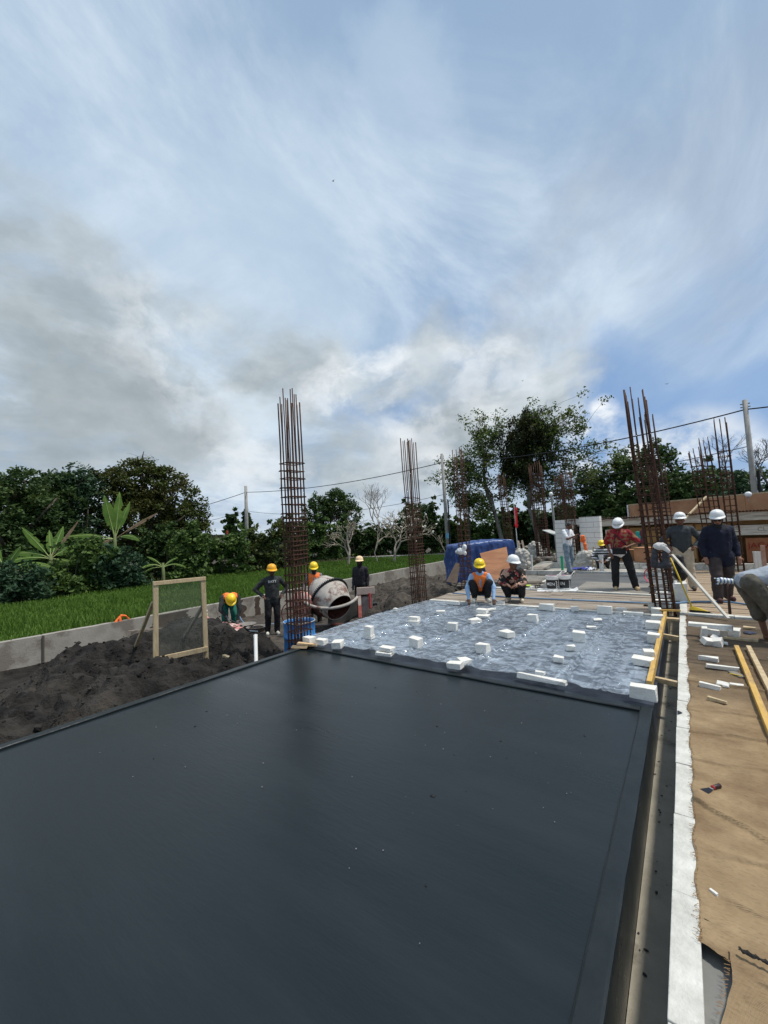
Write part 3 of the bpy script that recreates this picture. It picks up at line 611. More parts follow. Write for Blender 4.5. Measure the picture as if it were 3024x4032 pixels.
tt = broad_tree('broadleaf_tree', 'large round olive green tree with a bare twig at its top', bearing(560, 29, -.4), [(-1.0, -1.3, 5.2, 1.9, 1.9, 1.9), (0, 0, 6.0, 1.7, 1.9, 1.6), (.9, 1.1, 5.0, 1.7, 1.7, 2.2), (1.3, 2.0, 3.7, 1.6, 1.6, 1.5), (-.3, 0, 3.4, 2.8, 2.4, 2.2), (1.1, 1.6, 2.2, 2.2, 2.2, 1.4), (.2, .1, 7.1, .8, .9, .7)], L_olive, tr=.34, lsize=.10, zs=.94, per=34)
m = MB(); limb(m, (0, .1, 7.2), (.05, .12, 8.3), .05, .02); 
for i in range(14): limb(m, (.03, .1, 7.5+i*.05), (random.gauss(0, .35), .1+random.gauss(0, .35), 8+random.uniform(-.3, .2)), .012, .004)
obj('bare_twig', m, M_bark, tt)
def shrub(name, label, base, blobs, M, lsize=.075, step=.30, per=26, cat='shrub', group='shrubs and hedges beyond the rice field', **k):
    lsize = .0048*math.hypot(base[0], base[1]); t = thing(name, label, cat, base, 0, group); m = MB()
    for b in blobs:
        for q in range(5): limb(m, (b[0]*.7+random.gauss(0, .1), b[1]*.7, -.2), (b[0]+random.gauss(0, b[3]*.5), b[1]+random.gauss(0, b[4]*.5), b[2]+b[5]*.3), .035, .01)
    obj('stems', m, M_bark, t); leaves('foliage', crown_points(blobs, step, .75, .42), per, (.26, .26, .2), lsize, M, t); return t
def along(px0, px1, dist, z=-.42): return bearing((px0+px1)/2, dist, z)
def hv(px0, px1, dist):        # half width vector of a clump seen between two directions
    a = bearing(px0, dist); b = bearing(px1, dist); return (b-a)/2
def hedge(label, px0, px1, dist, h, M, n=3, depth=.9, **k):
    c = along(px0, px1, dist); v = hv(px0, px1, dist); blobs = []
    for i in range(n):
        s = (i+.5)/n*2-1; q = v*s; w = v.length/n*1.25; hh = h*random.uniform(.85, 1.1)
        blobs.append((q.x, q.y, hh*.42, max(w*.8, depth*.7), max(w*.8, depth*.7), hh*.58))
    return shrub('hedge', label, c, blobs, M, cat='hedge', **k)
hedge('dark vine covered scrub below the bananas at the left edge', -90, 150, 19.5, 1.45, L_blue, 3)
hedge('green creeper mound right of the small banana clump', 150, 300, 20.5, 1.65, L_vine, 2)
hedge('tall creeper covered mound under the big banana plant', 290, 440, 20.8, 2.4, L_vine, 3)
hedge('dark leafy mound with cassava like leaves right of the big banana plant', 430, 545, 20.5, 2.0, L_blue, 2)
hedge('green scrub behind the mesh screen', 560, 690, 25, 2.9, L_dark, 2)
hedge('dark bush above the top right corner of the mesh screen', 690, 800, 22.5, 2.9, L_vine, 2)
hedge('creeper draped hedge behind the bending worker', 800, 960, 24, 2.5, L_vine, 3)
hedge('yellowish creeper hedge behind the standing man in black', 950, 1120, 25, 2.9, leaf('yellowish_vine', (.045, .07, .018), (.12, .14, .04), (.07, .10, .025)), 3)
hedge('dark lower hedge left of the tall rebar column', 1090, 1200, 27, 3.0, L_dark, 2)
hedge('green bush right of the tall rebar column', 1190, 1340, 33, 3.4, L_vine, 3)
hedge('dark hedge behind the left frangipani tree', 1330, 1480, 36, 3.4, L_dark, 3)
hedge('dark hedge between the two frangipani trees', 1470, 1600, 37, 3.2, L_dark, 2)
hedge('dark bushes behind the second rebar column', 1590, 1730, 37, 4.6, L_dark, 3)
hedge('green bushes beside the slim middle pole', 1720, 1860, 38, 3.6, L_vine, 3)
hedge('bright green scrub above the blue tarpaulin', 1830, 2000, 36, 2.4, L_vine, 3)
hedge('dark bushes under the vine covered tree', 1950, 2110, 40, 4.2, L_dark, 3)
hedge('dark bushes left of the white block wall', 2100, 2230, 38, 3.6, L_blue, 3)
hedge('dark hedge rising behind the white block wall', 2220, 2420, 34, 4.2, L_dark, 4)
hedge('dark hedge behind the left end of the plywood fence', 2400, 2620, 33, 5.0, L_dark, 4)
hedge('dark hedge behind the middle of the plywood fence', 2600, 2830, 33, 5.0, L_dark, 4)
hedge('dark hedge behind the right end of the plywood fence', 2810, 3100, 32, 4.4, L_blue, 4)
broad_tree('broadleaf_tree', 'medium dark tree above the creeper hedge right of the tall rebar column', bearing(1270, 42, -.4), [(-.2, 0, 4.6, 1.7, 1.7, 1.8), (1.2, .9, 5.2, 1.7, 1.5, 1.7), (2.2, 1.7, 4.2, 1.3, 1.3, 1.5)], L_dark, tr=.2, lsize=.13)
broad_tree('broadleaf_tree', 'dark low tree behind the second rebar column', bearing(1650, 40, -.4), [(0, 0, 3.4, 1.9, 1.7, 1.5), (-1, -.6, 3, 1.2, 1.2, 1.1)], L_dark, tr=.2, lsize=.13)
broad_tree('broadleaf_tree', 'dense dark tree behind the man in the red shirt', bearing(2440, 37, -.4), [(0, 0, 4.9, 2.6, 2.0, 2.3), (1.0, 0, 6.6, 1.3, 1.2, 1.2), (-1.8, 0, 4.6, 1.6, 1.5, 1.9)], L_dark, tr=.26, lsize=.13, per=22)
broad_tree('broadleaf_tree', 'dark tree just right of the crossed rebar columns', bearing(2700, 36, -.4), [(-1.2, 0, 5.2, 1.6, 1.5, 2.0), (-1.3, 0, 7.0, 1.1, 1.0, 1.1), (.8, 0, 4.3, 1.9, 1.6, 1.4)], L_dark, tr=.24, lsize=.13, per=20)
broad_tree('broadleaf_tree', 'spreading dark tree behind the thin rebar columns on the right', bearing(2850, 37, -.4), [(-.6, 0, 4.6, 2.2, 1.6, 1.1), (1.9, 0, 4.3, 1.5, 1.5, 1.0)], L_dark, tr=.24, lsize=.13, per=16)
hedge('distant dark tree top behind the house roof', 885, 1000, 62, 5.6, L_dark, 2)
# --- bare, twiggy trees
def twig_tree(name, label, base, h, M, spread=1.0, depth=5, r=.11, first=.3, kink=.35, fork=(2, 3), leafM=None, per=8, lsize=.08, flowerM=None, up=.25, group='bare branching trees', seed=1, lean=(0, 0), ratio=.72, cat='tree', stems=1, extra=None, shrink=.62):
    rs = random.Random(seed); t = thing(name, label, cat, base, 0, group); m = MB(); tips = []
    def grow(p, d, L, rr, k):
        q = p+d*L; mid = p+d*L*.5+Vector((rs.gauss(0, .05), rs.gauss(0, .05), rs.gauss(0, .03)))*L
        m.tube([p, mid, q], [rr, rr*.86, rr*.72], 6 if rr > .03 else 4, k == 0)
        if k <= 0: tips.append(q); return
        for i in range(rs.randint(*fork)):
            a = Vector((rs.gauss(0, 1), rs.gauss(0, 1), rs.gauss(0, .6))).normalized()
            nd = (d+a*spread*.75+Vector((0, 0, up))).normalized(); grow(q, nd, L*ratio*rs.uniform(.8, 1.2), rr*shrink, k-1)
    for s in range(stems):
        d0 = Vector((lean[0]+(s-(stems-1)/2)*.35, lean[1], 1)).normalized(); grow(Vector((0, 0, -.2)), d0, h*first, r, depth)
    obj('trunk', m, M, t, smooth=True)
    if leafM and tips: leaves('crown', tips, per, (.35, .35, .25), lsize, leafM, t)
    if flowerM:
        f = MB()
        for q in tips:
            if rs.random() < .16:
                for i in range(3): f.ell((q.x+rs.gauss(0, .05), q.y+rs.gauss(0, .05), q.z+rs.uniform(0, .06)), (.05, .05, .035), None, 6)
        obj('blossom', f, flowerM, t)
    return t
M_flower = mat('white_blossom', (.78, .76, .66))
twig_tree('frangipani_tree', 'left frangipani tree, bare pale forked branches, between rebar columns', bearing(1372, 25.5, -.35), 4.9, M_palebark, depth=6, r=.11, first=.19, spread=1.3, ratio=.80, seed=5, flowerM=None, leafM=None, fork=(2, 3), up=.18, shrink=.68)
twig_tree('frangipani_tree', 'small frangipani tree with white blossom between the two larger ones', bearing(1478, 27, -.35), 3.4, M_palebark, depth=5, r=.06, first=.28, spread=1.1, ratio=.78, seed=8, flowerM=M_flower, up=.2, lean=(-.15, 0), shrink=.72)
twig_tree('frangipani_tree', 'right frangipani tree with white blossom at its tips', bearing(1552, 26.5, -.35), 4.9, M_palebark, depth=6, r=.11, first=.19, spread=1.3, ratio=.80, seed=12, flowerM=M_flower, up=.18, shrink=.68)
twig_tree('bare_tree', 'pale bare tree crown rising behind the frangipani trees', bearing(1490, 46, -.4), 8.6, mat('grey_twig', (.20, .18, .16), (.3, .27, .24)), depth=7, r=.16, first=.26, spread=.8, seed=21, fork=(2, 3), up=.22, ratio=.74)
twig_tree('bare_tree', 'leafless dark branching tree at the right edge beside the pole', bearing(3060, 34, -.4), 9.2, mat('dark_twig', (.05, .045, .04), (.1, .09, .08)), depth=7, r=.2, first=.26, spread=.85, seed=23, fork=(2, 3), up=.12, leafM=None, ratio=.75)
twig_tree('bare_tree', 'low bare twigs beside the slim middle pole', bearing(1748, 30, -.35), 1.9, M_palebark, depth=3, r=.04, first=.4, spread=.8, seed=25, ratio=.8)
# --- the big vine hung tree
B = bearing(2105, 35, -.4); ax = (bearing(2300, 35)-bearing(1900, 35)).normalized()
t = thing('vine_covered_tree', 'tall spreading tree with a dense dark mass of hanging creeper at its top', 'tree', B, 0, 'trees around the site')
def al(px, z): # local point in the tree's own plane, facing the site
    q = bearing(px, 35)-bearing(2105, 35); return Vector((q.x, q.y, z))
def zof(py, px, dist=35): return EYE+.4+dist*.94*((2104-(px-1512)*.043)-py)/F
m = MB()
limb(m, al(2128, -.3), al(2090, zof(2000, 2100)), .19, .15, .05, seg=9); limb(m, al(2090, zof(2000, 2100)), al(2110, zof(1720, 2100)), .2, .12, .08)
limb(m, al(1990, -.3), al(1945, zof(1980, 1945)), .2, .15, .05, seg=9); limb(m, al(1945, zof(1980, 1945)), al(1925, zof(1790, 1925)), .2, .10); limb(m, al(1925, zof(1790, 1925)), al(1900, zof(1650, 1900)), .09, .03)
obj('trunk', m, mat('pale_trunk', (.12, .11, .09), (.22, .2, .165), scale=4, rough=.9, bump=.6), t, smooth=True)
m = MB(); tips = []; tips2 = []
def spray(px0, py0, px1, py1, n, r, dens):
    a = al(px0, zof(py0, px0)); b = al(px1, zof(py1, px1)); pts = []
    o = Vector((random.gauss(0, .3), random.gauss(0, 1.2), random.gauss(0, .3))); k = 8
    pts = [a+(b-a)*(i/k)+o*math.sin(PI*i/k)*.6+Vector((0, 0, random.gauss(0, .12))) for i in range(k+1)]
    m.tube(pts, [r*(1-.85*i/k) for i in range(k+1)], 5)
    for i in range(2, k+1):
        for q in range(n):
            d = Vector((random.gauss(0, .7), random.gauss(0, .7), random.gauss(.05, .5)))+(b-a).normalized()*.5
            e = pts[i]+d*random.uniform(.5, 1.3); m.tube([pts[i], (pts[i]+e)/2+Vector((0, 0, .08)), e], [r*.25, r*.15, .006], 3)
            if random.random() < dens: tips.append(e)
            if random.random() < dens*.7: tips.append((pts[i]+e)/2)
for s in [(1950, 1950, 1850, 1770), (1935, 1880, 1790, 1830), (1930, 1850, 1820, 1800), (1930, 1830, 1880, 1690), (1925, 1780, 1905, 1650), (1920, 1800, 1985, 1660), (1950, 2000, 1800, 1930), (1950, 1990, 1860, 1960), (1960, 1930, 2050, 1830), (1950, 1900, 1730, 1870), (1960, 1960, 2030, 1900), (1940, 1870, 1970, 1760), (1950, 1950, 1830, 1990), (1960, 2010, 1900, 2030)]: spray(*s, 4, .07, .62)
for s in [(2105, 1800, 2330, 1690), (2110, 1780, 2400, 1750), (2110, 1850, 2360, 1800), (2110, 1880, 2330, 1860), (2105, 1760, 2250, 1650), (2110, 1740, 2300, 1655), (2100, 1900, 2280, 1900), (2110, 1820, 2420, 1840), (2110, 1930, 2250, 1960), (2100, 1950, 2340, 1930), (2110, 1700, 2190, 1640), (2100, 1980, 2200, 1870)]: spray(*s, 4, .075, .42)
obj('branches', m, M_bark, t, smooth=False)
leaves('light_leaves', tips, 30, (.6, .6, .42), .11, leaf('fresh_leaf', (.045, .08, .018), (.13, .18, .04), (.19, .21, .06)), t)
blobs = [(*al(2090, zof(1710, 2090)), 1.6, 1.4, 1.45), (*al(2125, zof(1690, 2125)), 1.2, 1.2, 1.3), (*al(2050, zof(1790, 2050)), 1.0, 1.2, 1.6), (*al(2120, zof(1800, 2120)), 1.3, 1.3, 1.6), (*al(2090, zof(1870, 2090)), .9, 1.0, 1.3), (*al(2010, zof(1850, 2010)), .5, .6, 1.2), (*al(2165, zof(1730, 2165)), .7, .8, .9)]
blobs = [(b[0], b[1], b[2], b[3]*1.28, b[4]*1.2, b[5]*1.15) for b in blobs]
leaves('creeper', crown_points(blobs, .36, .6, .3), 26, (.3, .3, .5), .125, L_hang, t, droop=1.2, aspect=.38)
yb = [(*al(2100, zof(1775, 2100)), 1.5, 1.0, .35), (*al(2110, zof(1940, 2110)), .9, .7, 1.1), (*al(2080, zof(1650, 2080)), 1.6, .9, .3)]
leaves('yellow_leaves', crown_points(yb, .5, .3, .3), 9, (.35, .35, .3), .10, L_yel, t)
# --- banana plants
M_ban = leaf('banana_leaf', (.07, .15, .025), (.17, .28, .05), (.11, .19, .04), scale=1.2)
M_band = mat('dead_banana_leaf', (.11, .075, .045), (.22, .16, .10), scale=5, rough=.9)
M_rib = mat('banana_midrib', (.25, .33, .10), (.34, .40, .16))
def banana(label, base, specs, ps=1.2):
    t = thing('banana_plant', label, 'banana plant', base, 0, 'banana plants at the edge of the field'); t.scale = (.86,)*3
    m = MB(); m.tube([(0, 0, -1.5), (.03, 0, ps*.5), (0, 0, ps)], [.12, .085, .06], 9); obj('stem', m, mat('banana_stem', (.10, .13, .05), (.19, .2, .09), scale=5), t, smooth=True)
    for (side, tilt, L, wd, droop, dead) in specs:
        # side: metres sideways of the tip per metre of length (along ax2), tilt: start elevation
        d = ax2*side+Vector((random.gauss(0, .15), random.gauss(0, .15), tilt)); d.normalize(); pts = []; p = Vector((0, 0, ps*.8)); n = 18; L = L*1.08; wd = wd*.85
        for i in range(n+1):
            pts.append(p.copy()); d = (d+Vector((0, 0, -droop/n))).normalized(); p = p+d*L/n
        m = MB(); m.tube(pts, [.028*(1-.8*i/n) for i in range(n+1)], 5); obj('midrib', m, M_band if dead else M_rib, t, smooth=True)
        m = MB()
        for s in (-1, 1):
            vs = []
            for i in range(4, n+1):
                f = (i-4)/(n-4); w = wd*math.sin(PI*min(1, f*.94+.05))**.7*(1+random.uniform(-.12, .06)); tn = (pts[min(i+1, n)]-pts[i-1]).normalized()
                sd2 = tn.cross(Vector((ax2.y, -ax2.x, .25))).normalized()*s
                q = pts[i]+sd2*w+Vector((0, 0, -w*.25)); vs += [pts[i]+Vector((0, 0, .01)), (pts[i]+q)/2+Vector((0, 0, .03)), q]
            k = n-3; m.add(vs, [(j*3+c, j*3+c+1, (j+1)*3+c+1, (j+1)*3+c) for j in range(k-1) for c in range(2) if not (c == 1 and random.random() < .12)])
        obj('leaf_blade', m, M_band if dead else M_ban, t)
ax2 = (bearing(500, 20)-bearing(300, 20)).normalized()
banana('banana plant cut by the left edge of the photo', bearing(20, 20.3, .25), [(-.1, 1, 1.5, .20, .1, 0), (.9, .45, 1.7, .16, 1.1, 0), (-.9, .5, 1.6, .18, 1.0, 0), (.5, .1, 1.3, .2, 1.2, 0), (.25, .8, 1.0, .16, .3, 0), (.7, -.1, .9, .14, .6, 1)], 1.0)
banana('small banana clump second from the left with a dead brown leaf', bearing(200, 21.6, .45), [(-.5, 1, 1.7, .20, .25, 0), (-.15, 1, 1.3, .18, .15, 0), (.35, 1, 1.5, .20, .2, 0), (.55, .9, 1.1, .22, .6, 0), (-1, .35, 1.6, .14, .7, 0), (-.7, .6, 1.3, .18, .9, 0), (.6, 1.2, 1.9, .08, .1, 1), (.9, -.1, 1.0, .14, .5, 0)], 1.1)
banana('largest banana plant, tall upright leaves in front of the olive tree', bearing(452, 22.6, .9), [(-.28, 1, 2.2, .29, .1, 0), (-.05, 1, 1.8, .25, .1, 0), (.12, 1, 2.5, .22, .05, 0), (.3, 1, 2.2, .30, .15, 0), (.6, .9, 2.0, .18, .3, 0), (.95, .8, 2.3, .10, .2, 1), (-1.2, .45, 2.4, .13, .7, 0), (-1.3, .3, 2.2, .13, .9, 0), (.5, .2, 1.2, .16, 1.6, 0), (-.5, .1, .9, .14, 1.8, 1)], 1.5)
banana('small drooping banana plant left of the mesh screen top', bearing(640, 21, -.35), [(-.9, .7, 1.2, .07, 1.5, 0), (.9, .6, 1.1, .07, 1.4, 0), (-.5, 1, .9, .07, 1.0, 0), (.4, 1, .8, .07, .9, 0), (-1, .3, 1.1, .07, 1.4, 0)], 1.3)
# --- far woods closing the horizon
def far_woods():
    C = []
    for i in range(1500):
        px = random.uniform(-400, 3500); d = random.uniform(62, 82); q = bearing(px, d); hh = 2.0+1.6*abs(fr(px/300, 0, 1, 4))+(2.5 if px > 1900 else 0)
        C.append((q.x, q.y, -.4+hh*random.random()**.7))
    o = leaves('distant_woods', C, 26, (1.3, 1.3, .6), .34, L_dark, None); tagit(o, 'low belt of far off dark woods along the horizon', 'woods', None, 'stuff')
far_woods()
# --- distant house
t = thing('distant_house', 'low distant house with a dark flat roof beyond the hedge', 'house', bearing(860, 48, -.4)); d = (bearing(930, 48)-bearing(830, 48)); R_ = math.atan2(d.y, d.x); t.rotation_euler[2] = R_
m = MB(); m.box((0, 0, 1.3), (3.2, 3, 2.6)); obj('wall', m, mat('house_wall', (.34, .28, .23), (.42, .36, .3)), t)
m = MB(); m.box((0, -.2, 2.68), (4.2, 3.8, .12)); obj('roof', m, mat('dark_roof', (.03, .035, .035)), t)
m = MB(); m.box((.9, -1.5, 2.9), (.18, .05, .5)); obj('red_marker', m, mat('red_paint', (.4, .06, .04)), t)
# ================================================================ SITE OBJECTS
M_alu = mat('dull_metal', (.30, .30, .29), (.4, .4, .38), rough=.5, metal=.5)
M_wood = mat('pale_timber', (.42, .32, .18), (.58, .46, .29), scale=4, rough=.8, bump=.4, stretch=(6, 6, 1), c3=(.28, .2, .12), s3=2)
M_woody = mat('yellow_timber', (.48, .29, .065), (.60, .38, .11), scale=4, rough=.7, bump=.3, stretch=(6, 1, 6), c3=(.30, .2, .1), s3=3)
M_ply = mat('plywood', (.30, .125, .055), (.40, .19, .09), scale=1.6, rough=.75, bump=.15, stretch=(1, 1, 5), c3=(.22, .09, .045), s3=1.2)
M_plyo = mat('old_plywood', (.36, .17, .085), (.48, .26, .14), scale=1.4, rough=.85, c3=(.28, .12, .06), s3=1.1)
M_black = mat('black_plastic', (.012, .012, .014), rough=.5)
M_white = mat('white_plastic', (.72, .72, .70), rough=.4)
M_pvc = mat('white_pvc', (.66, .66, .62), (.72, .72, .69), rough=.4)
# --- plastic sheet
def film_mat():
    M = bpy.data.materials.new('clear_plastic'); M.use_nodes = True; nt = M.node_tree; N = nt.nodes.new; L = nt.links.new
    b = nt.nodes['Principled BSDF']; tc = N('ShaderNodeTexCoord')
    def noise(s, st, d=7, dist=0., rot=0.):
        mp = N('ShaderNodeMapping'); L(tc.outputs['Object'], mp.inputs[0]); mp.inputs[3].default_value = st; mp.inputs[2].default_value = (0, 0, rot)
        n = N('ShaderNodeTexNoise'); L(mp.outputs[0], n.inputs['Vector']); n.inputs['Scale'].default_value = s; n.inputs['Detail'].default_value = d; n.inputs['Distortion'].default_value = dist; return n.outputs[0]
    a = noise(6.5, (.9, 1.5, 1), 5, 1.2); f = noise(.55, (1, 1, 1), 3); st = noise(5, (2.4, .35, 1), 6, .9, .25)
    ad = N('ShaderNodeMath'); ad.operation = 'MULTIPLY_ADD'; L(f, ad.inputs[0]); ad.inputs[1].default_value = .55; L(a, ad.inputs[2])
    r = N('ShaderNodeMapRange'); L(ad.outputs[0], r.inputs[0]); r.inputs[1].default_value = .72; r.inputs[2].default_value = .86; r.inputs[3].default_value = .52; r.inputs[4].default_value = .20
    s2 = N('ShaderNodeMapRange'); L(st, s2.inputs[0]); s2.inputs[1].default_value = .56; s2.inputs[2].default_value = .72; s2.inputs[3].default_value = 0; s2.inputs[4].default_value = .30
    mx = N('ShaderNodeMath'); mx.operation = 'ADD'; L(r.outputs[0], mx.inputs[0]); L(s2.outputs[0], mx.inputs[1]); mx.use_clamp = True
    L(mx.outputs[0], b.inputs['Alpha']); b.inputs['Base Color'].default_value = (.50, .575, .66, 1); b.inputs['Roughness'].default_value = .16; b.inputs['Specular IOR Level'].default_value = 1.0
    bp = N('ShaderNodeBump'); bp.inputs['Strength'].default_value = .8; bp.inputs['Distance'].default_value = .03
    m2 = N('ShaderNodeMath'); m2.operation = 'MULTIPLY_ADD'; L(st, m2.inputs[0]); m2.inputs[1].default_value = .8; L(a, m2.inputs[2]); L(m2.outputs[0], bp.inputs['Height']); L(bp.outputs[0], b.inputs['Normal'])
    gl = N('ShaderNodeBsdfGlossy'); gl.inputs['Roughness'].default_value = .12; gl.inputs[0].default_value = (.8, .9, 1, 1); L(bp.outputs[0], gl.inputs['Normal'])
    ms = N('ShaderNodeMixShader'); ms.inputs[0].default_value = .14; L(b.outputs[0], ms.inputs[1]); L(gl.outputs[0], ms.inputs[2]); L(ms.outputs[0], nt.nodes['Material Output'].inputs[0])
    return M
M_film = film_mat()
ridges = [(-4.2, .35, .9), (-3.2, .30, 1.), (-2.2, .25, 1.1), (-1.15, .1, 1.), (-.75, -.05, .5)]
def film(u, v):
    x = -5.02+(4.62)*u; y = 4.36+4.05*v
    if v < .04: y += (.02+.10*abs(fr(x, 0, 1.6, 3)))*(1-v/.04)
    x -= .12*math.sin(PI*v)*(1-u)*(1-u)
    if u < .02: x += .03*fr(0, y, 2)
    z = .008+.010*abs(fr(x, y, 4, 5))
    for (rx, sl_, h) in ridges:
        c = rx+sl_*(y-4.4)*.35+.03*fr(rx, y, 1.5, 3)
        z += h*(.034*math.exp(-((x-c)/.012)**2)+.018*math.exp(-((x-c-.07)/.02)**2)+.014*math.exp(-((x-c+.06)/.014)**2)+.012*math.exp(-((x-c-.02-.10*math.sin(y*1.7+rx))/.010)**2))
    z += .008*max(0, fr(x*2.2, y*.7, 2.4, 4))
    e = max(0, 1-v/.05); z += e*(.03+.07*max(0, fr(x, 1, 1.8, 3)))
    return (x, y, z)
m = MB(); m.grid(film, 300, 240)
o = obj('plastic_sheet', m, M_film, smooth=True, tag=('big wrinkled clear plastic sheet spread over the dark slab, weighted with white block pieces', 'plastic sheet'))
# --- white block pieces
def blk(px, py, w, d, h, label, z=0.02, rz=0, name='foam_block', M=M_aac, jit=.010, group='white block pieces', tilt=(0, 0), xyz=None):
    p = Vector(xyz) if xyz else spot(px, py, z); m = MB(); m.box((0, 0, h/2), (w, d, h), jit=jit)
    o = obj(name, m, M, bevel=.004, tag=(label, 'block', group)); o.location = (p.x, p.y, z)
    o.rotation_euler = (tilt[0], tilt[1], rz); return o
def fp(cx, cy): return (1100+.9645*cx, 2300+.9645*cy)
FB = [
 (122, 243, .16, .13, .10, 'block piece at the near left corner of the plastic sheet, first of three', .0),
 (172, 248, .155, .12, .085, 'block piece at the near left edge of the plastic sheet, middle of three', .2),
 (238, 260, .15, .15, .10, 'chipped block piece at the near edge of the plastic sheet, third from the left', .4),
 (366, 222, .16, .12, .06, 'flat lower piece of the upright pair behind the near left corner', .1),
 (550, 162, .19, .12, .05, 'flat lower piece of the pair near the left edge of the sheet', .1),
 (660, 120, .17, .10, .05, 'small flat piece at the far left part of the sheet', .5),
 (430, 289, .22, .13, .04, 'flat wide piece lying on the near edge under a smaller one', .15),
 (558, 256, .16, .14, .13, 'single upright chunk left of the middle of the sheet', .0),
 (708, 188, .155, .12, .12, 'single chunk in the left middle of the sheet, below the squatting man', .05),
 (832, 137, .22, .13, .055, 'lower piece of the pair in front of the orange vested squatting man', .0),
 (797, 156, .14, .22, .06, 'slim tilted piece just left below the pair by the orange vested man', -.6),
 (855, 107, .10, .32, .03, 'thin bright strip pointing away from the pair by the orange vested man', -.35),
 (712, 84, .29, .10, .085, 'long piece on the far left kerb beside the orange vested man', .03),
 (893, 82, .27, .10, .075, 'long piece on the far kerb between the two squatting men', .0),
 (930, 213, .17, .16, .075, 'low chunk in the centre of the plastic sheet', -.4),
 (832, 278, .15, .13, .11, 'squarish chunk just below the centre of the sheet', .0),
 (718, 344, .17, .13, .07, 'big near edge chunk in the middle, left one of a touching pair', .0),
 (755, 328, .11, .14, .07, 'chunk leaning behind the big near edge chunk', -.5),
 (1035, 150, .16, .12, .11, 'single chunk right of the centre near the far edge', .1),
 (1092, 106, .27, .10, .12, 'rounded block on the far kerb right of the man in patterned shirt', .0),
 (1207, 110, .13, .10, .09, 'small chunk on the far kerb below the paint buckets', .1),
 (1330, 120, .24, .10, .13, 'clean block on the far kerb below the man in the red shirt', .0),
 (1300, 148, .13, .10, .03, 'thin flat sliver near the far right of the sheet', .3),
 (1274, 180, .14, .10, .03, 'flat piece tucked under the film at the right', .2),
 (1225, 230, .155, .13, .12, 'single chunk in the right middle of the sheet', .15),
 (1190, 270, .10, .08, .06, 'small round lump trapped in film folds', .3),
 (1140, 318, .11, .09, .065, 'little chunk low in the right half of the sheet', .1),
 (1070, 396, .50, .06, .045, 'long thin white bar lying near the front edge of the sheet', -.06),
 (1066, 372, .10, .07, .04, 'little piece peeking behind the long thin bar', .1),
 (1487, 468, .20, .08, .115, 'largest white block at the near right corner of the sheet', .0),
 (1500, 330, .20, .13, .08, 'dirty half block by the yellow formwork, in front of a rounded one', -.1),
 (1523, 315, .11, .13, .12, 'rounded stub behind the dirty half block by the yellow formwork', .2),
 (1543, 237, .14, .12, .12, 'block halfway along the yellow formwork', .0),
 (1541, 182, .20, .14, .11, 'wide block near the top of the yellow formwork, third from the column', .0),
 (1556, 151, .165, .12, .10, 'block below the nearest right rebar column, second from the column', .0),
 (1553, 124, .15, .12, .11, 'block touching the foot of the nearest right rebar column', .0),
 (1445, 124, .30, .09, .05, 'flat bar on the far kerb at the right end of the sheet', .0),
 (1395, 110, .18, .09, .06, 'flat grey topped piece on the far kerb left of the bar', .0),
]
for cx, cy, w, d, h, lb, rz in [(q[0]-13 if 1480 < q[0] and q[1] < 350 else q[0], *q[1:]) for q in FB]: blk(*fp(cx, cy), w, d, h, 'white '+lb, rz=rz+random.uniform(-.06, .06))
for cx, cy, w, d, h, zz, rz, lb in [(367, 214, .12, .11, .13, .08, .1, 'white upright cube standing on the flat piece at the left'), (551, 152, .20, .12, .06, .072, .0, 'white upper piece of the pair near the left edge of the sheet'), (440, 280, .19, .12, .05, .067, .1, 'white smaller slab resting on the flat wide near edge piece'), (829, 125, .19, .12, .075, .077, .05, 'white upper piece of the pair in front of the orange vested man')]:
    p = fp(cx, cy); q = spot(p[0], p[1]+ (6 if h < .1 else 8), .02); blk(0, 0, w, d, h, lb, z=zz, rz=rz, xyz=q)
# --- right side rubble
def rp(cx, cy): return (2600+.3164*cx, 2250+.3164*cy)
for cx, cy, w, d, h, z, rz, tl, lb in [
 (610, 700, .48, .075, .05, .15, -.10, (0, .02), 'long white bar balanced across the top of the rubble heap'),
 (880, 800, .20, .13, .10, .02, -.25, (.1, 0), 'large white block at the right end of the rubble heap'),
 (545, 830, .07, .09, .15, .02, .1, (.1, .1), 'upright white stub at the left of the rubble heap'),
 (640, 780, .16, .10, .06, .06, .0, (0, .1), 'white slab in the middle of the rubble heap under the bar'),
 (735, 800, .10, .11, .11, .02, .5, (.3, .1), 'rounded grey faced block in the middle of the heap'),
 (590, 900, .15, .10, .07, .03, .6, (.35, .2), 'tilted white slab at the front left of the heap'),
 (655, 880, .06, .10, .08, .03, -.3, (.1, .3), 'narrow white wedge at the front of the heap'),
 (710, 920, .14, .12, .08, .02, -.4, (.25, -.2), 'broken white chunk at the front right of the heap'),
 (790, 910, .08, .06, .04, .02, .3, (0, 0), 'small white crumb at the right front of the heap'),
 (610, 1110, .17, .075, .045, .02, -.35, (0, 0), 'pointed white piece alone on the damp burlap'),
 (775, 1225, .27, .07, .045, .02, -.05, (0, 0), 'long white bar lying on the burlap below the pointed piece'),
 (625, 1455, .16, .06, .04, .02, -.3, (0, 0), 'splintered white piece, left of three on the burlap'),
 (780, 1430, .10, .06, .035, .03, -.25, (.2, 0), 'tilted white piece, middle of three on the burlap'),
 (940, 1437, .11, .06, .035, .02, .0, (0, 0), 'white piece, right of three on the burlap'),
 ]:
    blk(*rp(cx, cy), w, d, h, lb, z=z, rz=rz, tilt=tl, jit=.012)
blk(*rp(710, 1630), .14, .045, .03, 'short brown timber offcut on the burlap below the three white pieces', z=.02, rz=-.45, name='timber_offcut', M=M_wood, group='timber offcuts')
